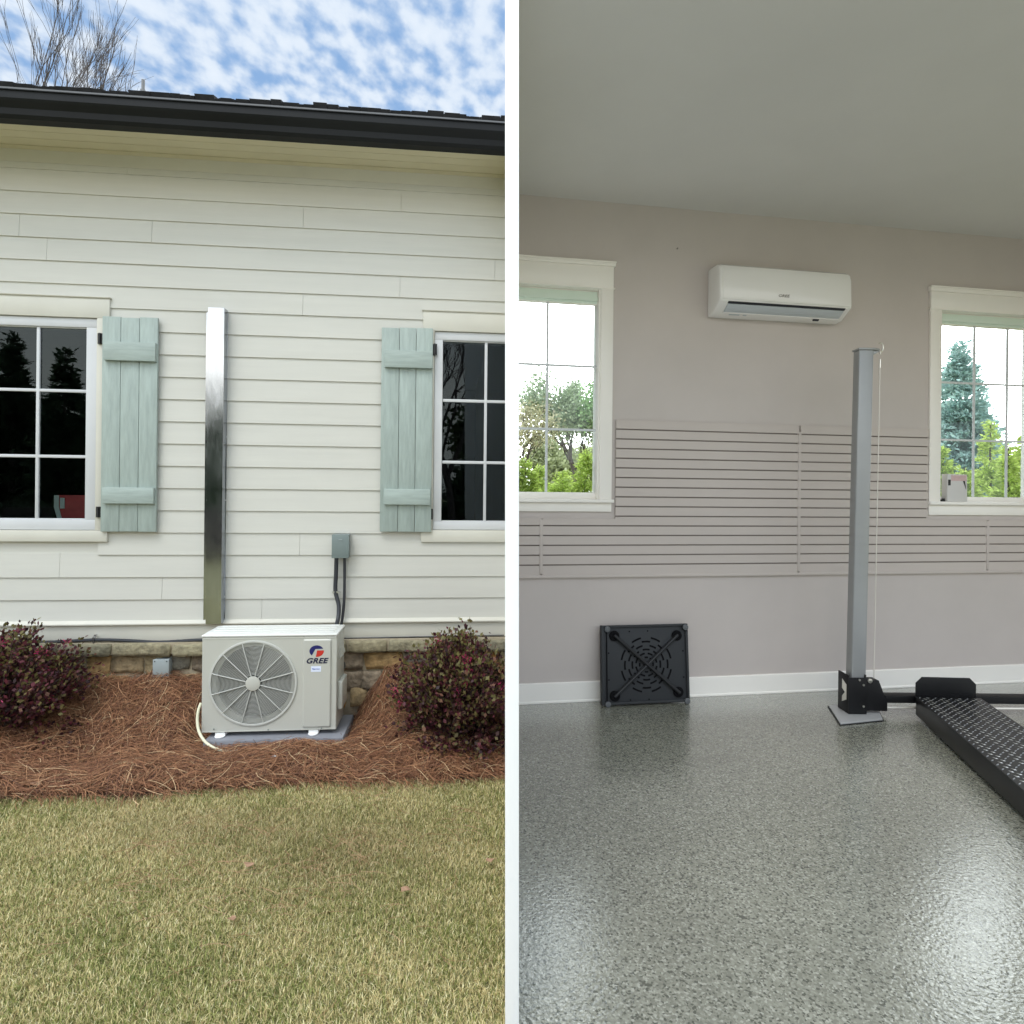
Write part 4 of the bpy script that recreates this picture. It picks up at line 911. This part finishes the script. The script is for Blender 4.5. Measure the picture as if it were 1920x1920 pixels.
def gwin(idx):
    if idx == 0:
        s0, s1, z0, z1 = RS0, r1r, r1b, r1t; cxo = RF.hit(1149, 700, .02)[0]; ct = RF.hit(1060, 494, .02)[1]; capt = RF.hit(1060, 485, .03)[1]; hb = RF.hit(1100, 537, .02)[1]; ab = RF.hit(1060, 959, .02)[1]; st = RF.hit(1060, 936, .03)[1]; st0 = RF.hit(1060, 942, .03)[1]
        casx = (s1, cxo); full = (RS0, cxo)
    else:
        s0, s1, z0, z1 = r2l, r2r, r2b, r2t; cxo = RF.hit(1744.5, 700, .02)[0]; ct = RF.hit(1830, 552, .02)[1]; capt = RF.hit(1830, 542, .03)[1]; hb = RF.hit(1800, 584, .02)[1]; ab = RF.hit(1830, 966, .02)[1]; st = RF.hit(1830, 941, .03)[1]; st0 = RF.hit(1830, 947, .03)[1]
        casx = (cxo, s0); full = (cxo, s1+.09)
    b = MB(); b.box(casx[0], casx[1], -.02, .0, z0, z1)
    if idx: b.box(s1, s1+.09, -.02, 0, z0, z1)
    b.box(full[0], full[1], -.022, 0, z1+.001, ct)
    w = b.build('window', M_['wtrim'], garage, bevel=.0015, clip=PLANE_R)
    e0, e1 = (full[0], full[1]+.012) if idx == 0 else (full[0]-.012, full[1]+.012)
    b = MB(); b.box(e0, e1, -.034, 0, ct+.001, capt-.008); b.box(e0, e1+.004*(idx == 0), -.042, 0, capt-.0075, capt+.004); b.box(e0, e1, -.028, 0, z1-.010, z1+.0005)
    b.build('head_cap', M_['wtrim'], w, bevel=.002, clip=PLANE_R)
    b = MB(); b.box(e0, e1, -.05, .10, st0, st+.0); si = b.build('sill', M_['wtrim'], w, bevel=.003, clip=PLANE_R)
    b = MB(); b.box(full[0], full[1], -.018, 0, ab, st0-.001); b.build('apron', M_['wtrim'], w, bevel=.0015, clip=PLANE_R)
    # jamb lining
    b = MB(); j = .012
    if idx == 0: b.box(s1-j, s1+.0, .001, TH, z0, z1-.001)
    else: b.box(s0, s0+j, .001, TH, z0, z1-.001); b.box(s1-j, s1, .001, TH, z0, z1-.001)
    b.box(s0, s1, .001, TH, z1-j, z1-.0005)
    b.build('jamb', M_['wtrim'], w, clip=PLANE_R)
    # frame and glass deep in the reveal
    yg = .05
    if idx == 0:
        g1 = RF.hit(1119.5, 750, -yg)[0]; gt = RF.hit(1060, 568, -yg)[1]; gb = RF.hit(1060, 923, -yg)[1]; vm = [RF.hit(1026, 750, -yg)[0]]; hm = [RF.hit(1060, 685, -yg)[1], RF.hit(1060, 805, -yg)[1]]; g0 = RS0; fr0, fr1 = RS0, s1-j
    else:
        g0 = RF.hit(1763, 750, -yg)[0]; gt = RF.hit(1830, 612, -yg)[1]; gb = RF.hit(1830, 932, -yg)[1]; v1 = RF.hit(1828, 750, -yg)[0]; vm = [v1, v1+.34]; hm = [RF.hit(1830, 719, -yg)[1], RF.hit(1830, 826, -yg)[1]]; g0 = max(g0, s0+j+.02); g1 = s1-.05; fr0, fr1 = s0+j, s1-j
    b = MB(); b.box(fr0, fr1, yg-.012, yg+.04, z0, gb); b.box(fr0, fr1, yg-.012, yg+.04, gt, z1-j)
    if idx == 0: b.box(g1, fr1, yg-.012, yg+.04, gb, gt)
    else: b.box(fr0, g0, yg-.012, yg+.04, gb, gt); b.box(g1, fr1, yg-.012, yg+.04, gb, gt)
    b.build('window_frame', M_['wtrim'], w, bevel=.002, clip=PLANE_R)
    b = MB()
    for q, (dz, dy) in enumerate(((0.0, .022), (.035, .03), (.068, .036))): b.box(fr0+.005, fr1-.005, dy-.002, dy+.012, gt+.02+dz*.55, gt+.045+dz*.55)
    b.box(fr0+.005, fr1-.005, .036, .0375, gt+.001, z1-.02); b.build('roller_shade', M_['shade'], w, bevel=.002, clip=PLANE_R)
    b = MB()
    for x in vm: b.box(x-.009, x+.009, yg+.006, yg+.018, gb+.001, gt-.001)
    for z in hm: b.box(g0+.001, g1-.001, yg+.0065, yg+.0175, z-.009, z+.009)
    b.build('muntins', mat('muntin_grey', (.62, .64, .65), .4), w, clip=PLANE_R)
    b = MB(); b.add([(g0-.005, yg+.02, gb-.005), (g1+.005, yg+.02, gb-.005), (g1+.005, yg+.02, gt+.005), (g0-.005, yg+.02, gt+.005)], [(0, 1, 2, 3)]); b.build('pane', M_['glassc'], w, clip=PLANE_R)
    if idx == 1:
        px, pz = RF.hit(1766, 938, .0); b = MB(); b.box(px, px+.045, -.005, .03, st+.001, st+.018); b.box(px+.006, px+.02, -.012, .01, st+.018, st+.027); b.build('latch', M_['iron'], w, bevel=.003)
    return st
gwin(0); ST2 = gwin(1)
# carton on the right sill
c0 = RF.hit(1765, 900, -.035)[0]; c1 = RF.hit(1806, 900, -.01)[0]; zt = RF.hit(1785, 890, -.01)[1]
zb = ST2+.001
c0 = max(c0, r2l+.016)
cb = thing('carton', 'pale pink carton standing on the sill of the right garage window', 'box', RF, ((c0+c1)/2, 0, zb))
b = MB(); b.prism([(c0, zb), (c1+.004, zb), (c1, zt), (c0+.0, zt+.004)], 1, -.028, .034); b.build('body', M_['paper'], cb, bevel=.002)
b = MB(); b.box(c0+.035, c1-.006, -.0295, -.0282, zt-.055, zt-.006); b.build('print', M_['pink'], cb)
b = MB(); b.box(c0+.006, c0+.030, -.0300, -.0282, zt-.095, zt-.045); b.build('black_mark', M_['iron'], cb); b = MB(); b.prism([(c1-.042, zt-.055), (c1-.022, zt-.055), (c1-.010, zt-.13)], 1, -.0300, -.0282); b.build('black_mark', M_['iron'], cb)

# slatwall
def slatwall():
    tz = RF.hit(1153, 787.5)[1]; bz = RF.hit(1500, 1073)[1]; midz = RF.hit(1153, 969, 0)[1]-.012
    xa = RF.hit(1153, 900)[0]; xb = RF.hit(1737, 900)[0]; tr = [RF.hit(q, 1020)[0] for q in (1014, 1495, 1848)]
    g0 = RF.hit(1153, 805)[1]
    t = thing('slatwall', 'grooved mauve grey slatwall panels fixed across the garage back wall', 'slatwall', RF, (0, 0, bz))
    def panel(a0, a1, z0, z1):
        # slats with real grooves between them
        b = MB(); gs = [g0 - .0761*i for i in range(15)]; gs = [g for g in gs if z0+.01 < g < z1-.01]
        edges = [z1] + [v for g in gs for v in (g+.0055, g-.0055)] + [z0]
        for i in range(0, len(edges), 2): b.box(a0, a1, -.019, -.005, edges[i+1], edges[i])
        b.box(a0+.004, a1-.004, -.0055, -.0005, z0+.003, z1-.003, 1)
        return b.build('panel', [M_['slat'], M_['slot']], t, clip=PLANE_R)
    panel(xa, tr[1]-.008, midz, tz); panel(tr[1]+.008, xb, midz, tz)
    panel(RS0, tr[0]-.008, bz, midz-.0005); panel(tr[0]+.008, tr[1]-.008, bz, midz-.0005); panel(tr[1]+.008, tr[2]-.008, bz, midz-.0005); panel(tr[2]+.008, RS1-.6, bz, midz-.0005)
    for x, z1 in ((tr[0], midz-.01), (tr[1], g0+.02), (tr[2], midz-.01)):
        b = MB(); b.box(x-.012, x+.012, -.0245, -.001, bz+.01, z1); b.build('joint_strip', M_['slat'], t, bevel=.002)
    b = MB(); b.box(RS0, RS1-.6, -.026, -.001, bz-.022, bz+.001); b.build('bottom_rail', M_['slat'], t, bevel=.003, clip=PLANE_R)
    for x0_ in (1200, 1305, 1395, 1578, 1665):
        s = RF.hit(x0_, 900)[0]
        for i in range(0, 15, 2): b = MB(); b.disc((s, g0-.0761*i), .004, -.009, -.0056, 6); b.build('screw_head', M_['slot'], t)
slatwall()
sx, sz = RF.hit(1270, 466); b = MB(); b.disc((sx, sz), .006, -.008, 0, 10); b.build('wall_screw', M_['slot'], garage)

# indoor unit
def indoor():
    D = .215; a0 = RF.hit(1341, 540, D*.6)[0]; a1 = RF.hit(1592, 560, D*.8)[0]
    zt = RF.hit(1465, 507, D*.5)[1]; zf = RF.hit(1465, 571, D)[1]; z_bot = RF.hit(1465, 602, .03)[1]
    t = thing('indoor_unit', 'white glossy wall mounted indoor air conditioner high on the garage wall', 'air conditioner', RF, ((a0+a1)/2, 0, z_bot))
    prof = [(0, zt-.004), (-.06, zt), (-.15, zt-.006), (-.190, zt-.03), (-.205, zt-.08), (-.213, zf+.03), (-.208, zf+.008), (-.195, zf), (-.10, z_bot+.010), (-.03, z_bot), (0, z_bot)]
    # end cheeks follow the profile, slightly smaller
    b = MB(); b.prism([(y*.985, z) for y, z in prof], 0, a0, a1); hb = b.build('housing', M_['ac'], t, bevel=.012, seg=3)
    b = MB(); pr = [(-.155, zt-.005), (-.192, zt-.028), (-.209, zt-.08), (-.217, zf+.035), (-.213, zf+.018), (-.205, zf+.018), (-.196, zt-.08), (-.18, zt-.035), (-.15, zt-.012)]
    b.prism(pr, 0, a0+.022, a1-.022); b.build('front_cover', M_['ac'], t, bevel=.003)
    # flap and slot on the slanted underside
    def on(u, w):   # point on the slanted face, w proud
        y0, z0, y1, z1 = -.200, zf+.006, -.098, z_bot+.010; L_ = math.hypot(y1-y0, z1-z0); ny, nz = (z1-z0)/L_, -(y1-y0)/L_
        return (y0+(y1-y0)*u + ny*w, z0+(z1-z0)*u + nz*w)
    f0 = a0+.075; f1 = a1-.055
    b = MB(); b.prism([on(-.02, .001), on(-.02, .006), on(.14, .006), on(.14, .001)], 0, f0, f1); b.build('vent_slot', M_['acb'], t)
    b = MB(); b.prism([on(.16, .001), on(.16, .010), on(.60, .014), on(.80, .010), on(.80, .001)], 0, f0+.003, f1-.003); b.build('flap', M_['acg'], t, bevel=.002)
    b = MB(); b.prism([on(.80, .002), on(.80, .014), on(.90, .014), on(.90, .002)], 0, f0, f1); b.build('lower_lip', M_['ac'], t, bevel=.002)
    b = MB(); b.prism([on(.98, .0), on(.98, .006), on(1.12, .006), on(1.12, .0)], 0, f1-.21, f1-.16); b.build('sensor', M_['acb'], t)
    b = MB()
    for k, (q0, q1) in enumerate(((f0+.06, f0+.15), (f0+.18, f0+.21))): b.prism([on(.98, .0), on(.98, .004), on(1.07, .004), on(1.07, .0)], 0, q0, q1)
    b.build('label_print', M_['acg'], t)
    hx = RF.hit(1470, 555, .22)[0]; hz = RF.hit(1470, 555, .218)[1]
    text_mesh('lettering', 'GREE', .030, mat('ac_logo_grey', (.28, .25, .23), .4), t, RF.world(hx, -.2185, hz), RF.th, shear=.2, bold=.0005, sx=1.3)
indoor()

# black panel against the wall
def panel():
    BL = gnd(1131, 1327, .0); 
    dx, dy = BL[0]-RF.p0[0], BL[1]-RF.p0[1]; a0 = dx*RF.c+dy*RF.s; yb = -dx*RF.s+dy*RF.c
    a1 = RF.hit(1291, 1250, -yb*.7)[0]; W_ = a1-a0
    H = .61; lean = math.atan2(-yb-.075, .58)
    t = thing('plastic_panel', 'square black plastic panel with crossed braces leaning on the garage wall', 'panel', RF, (a0+W_/2, yb, 0))
    def build(b, name, m, par, **k):
        c, s = math.cos(lean), math.sin(lean)
        b.v = [(x + .030*(z-.3)*1.0, yb + y*c + z*s, -y*s*1 + z*c + .0) for x, y, z in b.v]; return b.build(name, m, par, **k)
    T = .045; x0, x1 = a0, a1
    b = MB(); b.box(x0+.012, x1-.012, .012, T, .02, H-.01); p = build(b, 'plate', M_['poly'], t, bevel=.004)
    b = MB(); b.box(x0, x0+.022, -.004, T, 0.015, H); b.box(x1-.018, x1, -.004, T, 0.015, H); b.box(x0+.022, x1-.018, -.002, T-.001, .016, .034); b.box(x0+.022, x1-.018, -.002, T-.001, H-.018, H-.001); build(b, 'rim', M_['poly'], t, bevel=.003)
    b = MB(); b.box(x0+.040, x0+.048, .006, .013, .04, H-.04); build(b, 'groove', M_['polyd'], t)  # raised dark strip in place of a shaded groove
    cx, cz = (x0+x1)/2+.010, H/2
    for (p0, p1, yy) in (((x0+.10, .075), (x1-.085, H-.085), -.004), ((x0+.10, H-.075), (x1-.085, .085), -.012)):
        b = MB(); b.tube([(p0[0], yy, p0[1]), (p1[0], yy, p1[1])], .013, 10); build(b, 'brace', M_['polyb'], t, smooth=True)
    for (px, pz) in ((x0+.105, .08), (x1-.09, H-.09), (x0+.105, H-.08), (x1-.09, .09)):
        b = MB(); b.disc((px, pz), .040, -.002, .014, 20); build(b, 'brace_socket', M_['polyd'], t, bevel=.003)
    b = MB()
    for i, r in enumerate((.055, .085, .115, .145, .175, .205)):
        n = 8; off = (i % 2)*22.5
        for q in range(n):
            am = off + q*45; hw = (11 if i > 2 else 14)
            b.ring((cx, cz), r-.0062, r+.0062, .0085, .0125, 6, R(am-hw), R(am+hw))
    build(b, 'slot_shade_strips', M_['polyd'], t)  # raised dark strips stand in for the shade inside the slots
    for (px, pz) in ((.06, .2), (.06, .4), (W_-.04, .2), (W_-.04, .4), (.23, .045), (.38, .045), (.23, H-.05), (.38, H-.05)): b = MB(); b.disc((x0+px, pz), .006, .009, .0125, 8); build(b, 'hole', M_['polyd'], t)  # dark discs in place of shaded openings
    for (px, pz) in ((x0+.045, .022), (x1-.025, .022), (x0+.045, H-.028), (x1-.022, H-.028)):
        b = MB(); b.disc((px, pz), .023, -.016, .004, 16); build(b, 'foot', M_['polyp'], t, bevel=.004)
panel()

# car lift
def lift():
    fx = gnd(1616, 1361)[1]  # front of base plate
    t = thing('car_lift', 'black vehicle lift with silver corner post, steel cable and diamond tread runway', 'car lift', G, (2.45, 4.45, 0))
    # base plate quad from image corners
    A = gnd(1576, 1360); B = gnd(1655, 1352); Cc = gnd(1640, 1322); D_ = gnd(1554, 1326)
    def W3(p, z): return (p[0], p[1], z)
    b = MB(); b.add([W3(p, z) for z in (.001, .016) for p in (A, B, Cc, D_)], [(0, 3, 2, 1), (4, 5, 6, 7), (0, 1, 5, 4), (1, 2, 6, 5), (2, 3, 7, 6), (3, 0, 4, 7)]); b.build('base_plate', M_['plate'], t, bevel=.002)
    b = MB(); q = lambda p: (p[0]*1.0, p[1])
    gx = (A[0]+B[0]+Cc[0]+D_[0])/4; gy = (A[1]+B[1]+Cc[1]+D_[1])/4
    ex = lambda p: (gx+(p[0]-gx)*1.05, gy+(p[1]-gy)*1.06)
    b.add([W3(ex(p), z) for z in (.0005, .006) for p in (A, B, Cc, D_)], [(0, 3, 2, 1), (4, 5, 6, 7), (0, 1, 5, 4), (1, 2, 6, 5), (2, 3, 7, 6), (3, 0, 4, 7)]); b.build('rubber_mat', M_['lift'], t)
    Yp = 4.54
    xt0, _, zt = at(1611.5, 655, Yp); xt1 = at(1641, 655, Yp)[0]; xb0, _, zb = at(1597, 1262, Yp); xb1 = at(1625, 1262, Yp)[0]
    wP = .108; dP = .085
    # hollow leaning post
    def sec(x, z): return [(x, Yp, z), (x+wP, Yp, z), (x+wP, Yp+dP, z), (x, Yp+dP, z)]
    b = MB(); x_at = lambda z: xb0 + (xt0-xb0)*(z-zb)/(zt-zb)
    b.add(sec(x_at(.02), .02) + sec(x_at(zt), zt), [(0, 3, 2, 1), (4, 5, 6, 7), (0, 1, 5, 4), (1, 2, 6, 5), (2, 3, 7, 6), (3, 0, 4, 7)]); b.build('post', M_['post'], t, bevel=.010, seg=3)
    x = x_at(zt)
    b = MB(); b.prism([(x-.006, Yp-.004), (x+wP+.0, Yp-.004), (x+wP+.055, Yp+.02), (x+wP+.055, Yp+.06), (x+wP, Yp+dP+.004), (x-.006, Yp+dP+.004)], 2, zt-.002, zt+.012)
    b.prism([(x+wP, zt-.002), (x+wP+.055, zt-.002), (x+wP+.055, zt-.012), (x+wP+.01, zt-.035), (x+wP, zt-.035)], 1, Yp+.025, Yp+.055); b.build('top_plate', M_['post'], t, bevel=.002)
    b = MB(); xs_ = x_at(2.0)+wP+.006; b.tube([(x_at(zt)+wP+.009, Yp+.03, zt-.02), (x_at(2.1)+wP+.006, Yp+.03, 2.1)], .0035, 6); b.build('edge_strip', M_['postd'], t)
    cxt, _, czt = at(1650, 690, Yp+.04); cxb, _, czb = at(1638.5, 1272, Yp+.04)
    b = MB(); b.tube([(cxt, Yp+.04, czt), (cxb, Yp+.04, czb)], .0036, 8); cab = b.build('cable', M_['cable'], t)
    hx, _, hz = at(1651, 668, Yp+.04)
    b = MB(); b.tube([(cxt, Yp+.04, czt-.0), (cxt+.002, Yp+.04, czt+.065)], .008, 8, r1=.006)
    b.build('turnbuckle', M_['hook'], cab, smooth=True)
    b = MB(); hx2, _, hz2 = at(1652, 651, Yp+.04); b.tube([(hx2-.003, Yp+.04, hz2-.055)] + [(hx2+.016*math.sin(R(a)), Yp+.04, hz2+.034*math.cos(R(a))) for a in range(200, -60, -20)], .0055, 8); b.build('hook', M_['hook'], cab, smooth=True)
    # carriage foot
    x0 = at(1591.5, 1300, Yp-.02)[0]; x1 = at(1625.5, 1300, Yp-.02)[0]; z1 = at(1600, 1271, Yp-.02)[2]
    b = MB(); b.box(x0, x1, Yp-.020, Yp-.010, .017, z1); b.box(x0, x0+.010, Yp-.010, Yp+.13, .017, z1+.015); b.box(x1-.010, x1, Yp-.010, Yp+.13, .017, z1+.02)
    br = b.build('foot_bracket', M_['lift'], t, bevel=.002)
    b = MB(); b.prism([(Yp+.01, z1-.06), (Yp+.07, z1-.03), (Yp+.07, z1-.10), (Yp+.03, z1-.12), (Yp+.07, z1-.16), (Yp+.07, z1-.20), (Yp+.01, z1-.17)], 0, x0-.002, x0-.0005); b.build('latch_plate', M_['hook'], br)
    for px, py in ((1611.5, 1275), (1619, 1284.5), (1619, 1324.5)):
        q = at(px, py, Yp-.02); b = MB(); b.disc((q[0], q[2]), .008, Yp-.025, Yp-.019, 10); b.build('bolt', M_['hook'], br)
    # gusset + cross beam
    p = [at(1626, 1276, Yp)[::2], at(1648, 1276, Yp)[::2], at(1664, 1318, Yp)[::2], (at(1664, 1334, Yp)[0], .035), (x1+.001, .035)]
    b = MB(); b.prism([tuple(v) for v in p], 1, Yp+.0, Yp+.09); b.build('gusset', M_['lift'], t, bevel=.002)
    q = at(1632, 1277, Yp-.01); b = MB(); b.disc((q[0], q[2]), .016, Yp-.012, Yp+.0, 14); b.build('pulley', M_['hook'], t, bevel=.002)
    b = MB(); b.box(at(1662, 1325, Yp+.02)[0], 6.0, Yp+.03, Yp+.12, .085, .138); b.build('cross_beam', M_['lift'], t, bevel=.004)
    b = MB(); b.tube([(at(1662, 1330, Yp+.02)[0], Yp+.02, .055), (6.0, Yp+.02, .062)], .009, 8); b.build('beam_reflection_strip', M_['cable'], t)  # pale tube stands in for light reflected below the beam
    # runway
    H1 = .155
    def top(px, py): u, v = ray(px, py); Y = (H1-CAMZ)/v; return Vector((u*Y, Y, 0))
    P0 = top(1717, 1306); P1 = top(1896, 1461); d = (P1-P0).normalized(); w = Vector((-d.y, d.x, 0));
    if w.x < 0: w = -w
    w = Vector((w.x*math.cos(R(13))-w.y*math.sin(R(13)), w.x*math.sin(R(13))+w.y*math.cos(R(13)), 0))
    Wd = .46; Ln = 3.6; th = math.atan2(w.y, w.x)
    def Q(a, c, z): v = P0 + d*a + w*c; return (v.x, v.y, z)
    def qbox(b, a0, a1, c0, c1, z0, z1, mi=0): b.add([Q(a0, c0, z0), Q(a1, c0, z0), Q(a1, c1, z0), Q(a0, c1, z0), Q(a0, c0, z1), Q(a1, c0, z1), Q(a1, c1, z1), Q(a0, c1, z1)], [(0, 3, 2, 1), (4, 5, 6, 7), (0, 1, 5, 4), (1, 2, 6, 5), (2, 3, 7, 6), (3, 0, 4, 7)], mi)
    b = MB(); qbox(b, 0, Ln, 0, .05, .022, H1-.006); qbox(b, 0, Ln, Wd-.05, Wd, .022, H1-.006); qbox(b, 0.0, .05, .05, Wd-.05, .04, H1-.006)
    rw = b.build('runway', M_['tread'], t, bevel=.004)
    b = MB(); qbox(b, -.002, Ln, -.002, Wd+.002, H1-.0055, H1); b.build('tread_sheet', M_['tread'], rw, bevel=.001)
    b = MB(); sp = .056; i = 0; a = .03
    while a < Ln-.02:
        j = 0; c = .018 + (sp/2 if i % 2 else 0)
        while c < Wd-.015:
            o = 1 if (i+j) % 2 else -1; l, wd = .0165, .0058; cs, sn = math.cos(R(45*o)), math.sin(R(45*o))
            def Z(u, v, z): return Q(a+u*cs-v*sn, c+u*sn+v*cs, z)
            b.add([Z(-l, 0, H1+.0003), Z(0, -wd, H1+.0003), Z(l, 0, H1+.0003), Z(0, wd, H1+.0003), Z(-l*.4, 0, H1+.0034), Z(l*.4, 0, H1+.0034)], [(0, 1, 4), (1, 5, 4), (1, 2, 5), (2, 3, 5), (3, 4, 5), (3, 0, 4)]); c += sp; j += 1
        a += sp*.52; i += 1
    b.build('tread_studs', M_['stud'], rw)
    b = MB(); z1 = at(1765, 1270, P0.y)[2]; hh = z1; cc = .045; prof = [(0, H1), (0, hh-cc), (cc, hh), (Wd-.03-cc, hh), (Wd-.03, hh-cc), (Wd-.03, H1)]
    vs = [Q(-.004, c, z) for c, z in prof] + [Q(-.012, c, z) for c, z in prof]; n = len(prof)
    b.add(vs, [tuple(range(n)), tuple(range(2*n-1, n-1, -1))] + [(k, n+k, n+(k+1) % n, (k+1) % n) for k in range(n)]); b.build('wheel_stop', M_['lift'], t, bevel=.001)
    b = MB()
    qbox(b, .42, Ln, Wd+.20, Wd+.30, .06, .10); b.build('inner_rail', M_['plate'], t, bevel=.002)
lift()

# ================================================================== TREES beyond the garage windows
def W2(px, Y): return (px-960)/F_PX*Y
LIME = (.50, .62, .16)
conifer('spruce', 'tall pointed blue green spruce behind the right garage window', W2(1796, 22), 22, at(1796, 640, 22)[2], 2.5, (.40, .56, .53), 44000, 51, 'conifer', lsz=.25, z0f=.02)
for i, (px, py, Y, r, lb) in enumerate([(1856, 787, 13, .9, 'pointed lime green evergreen right of the spruce'), (1768, 835, 12, .75, 'lime green evergreen at the left edge of the right garage window'), (1808, 870, 11, .8, 'low lime green evergreen in front of the spruce'), (1890, 832, 12, .8, 'lime green evergreen at the right edge of the photo'), (1925, 800, 15, 1.2, 'lime green evergreen just past the right edge of the photo')]):
    conifer('evergreen_shrub', lb, W2(px, Y), Y, at(px, py, Y)[2], r, LIME, 18000, 60+i, 'evergreen', 'lime green evergreens outside the right window', lsz=.10, z0f=0, droop=.5)
branch_tree('leafy_tree', 'tall airy tree with blue green top behind the left garage window', W2(1078, 26), 26, at(1078, 700, 26)[2]*.92, 91, M_['bark'], .42, 5, .15, nl=12000, lsz=.15, leafcol=(.38, .46, .30), group='trees outside the left garage window')
branch_tree('leafy_tree', 'thin pale budding tree at the left edge of the left garage window', W2(985, 24), 24, at(985, 748, 24)[2]*.92, 92, M_['bark'], .5, 5, .12, nl=3500, lsz=.12, leafcol=(.55, .52, .34), group='trees outside the left garage window', twig=.012)
branch_tree('leafy_tree', 'bushy green tree at the right edge of the left garage window', W2(1124, 27), 27, at(1110, 720, 27)[2]*.90, 93, M_['bark'], .5, 5, .14, nl=11000, lsz=.15, leafcol=(.36, .54, .26), group='trees outside the left garage window')
for i, (px, py, Y, r, lb) in enumerate([(985, 858, 13, 1.0, 'round lime green bush low in the left garage window at its left'), (1012, 872, 14, .8, 'small lime green bush beside the round one in the left garage window'), (1100, 838, 14, 1.0, 'lime green bush low in the left garage window at its right'), (1055, 880, 17, 1.3, 'low lime green bush between the other two bushes in the left garage window')]):
    conifer('evergreen_shrub', lb, W2(px, Y), Y, at(px, py, Y)[2], r, LIME, 14000, 80+i, 'bush', 'lime green bushes outside the left garage window', lsz=.11, z0f=0, droop=.6)
for i in range(7):
    x = (1.2, 4.6, 8.2, 35.0, 39.0, 43.0, 47.5)[i]; branch_tree('leafy_tree', 'distant tree of the far row behind the garage, %s from the left' % ['first', 'second', 'third', 'fourth', 'fifth', 'sixth', 'seventh'][i], x, 52+rnd.uniform(-3, 3), rnd.uniform(4.2, 6.2), 300+i, M_['bark'], .8, 4, .16, nl=5200, lsz=.40, leafcol=(.42, .46, .26), group='distant tree row behind the garage')

# hedge added unseen behind the viewer to darken reflections in glass and metal cover
hd = thing('hedge', 'added long dark hedge behind the viewer, darkening reflections in the metal cover', 'hedge', G, (-5, -7, 0))
b = MB(); b.box(-9.6, -.5, -7.45, -6.75, -.04, 1.22); b.build('dark_core', M_['barkdark'], hd)
_n = 16000; _P = np.stack([rng.uniform(-4.75, 4.65, _n), rng.uniform(-.55, .38, _n), rng.uniform(.02, 1.34, _n)], 1); _D = rng.normal(0, 1, (_n, 3))
_V, _F = quads(_P, _D, rng.uniform(.05, .10, _n), .6, .2); np_mesh('foliage', _V, _F, M_['leaf'], np.repeat(np.array([[.045, .07, .035]])*rng.uniform(.6, 1.3, (_n, 1)), 4, 0), hd)
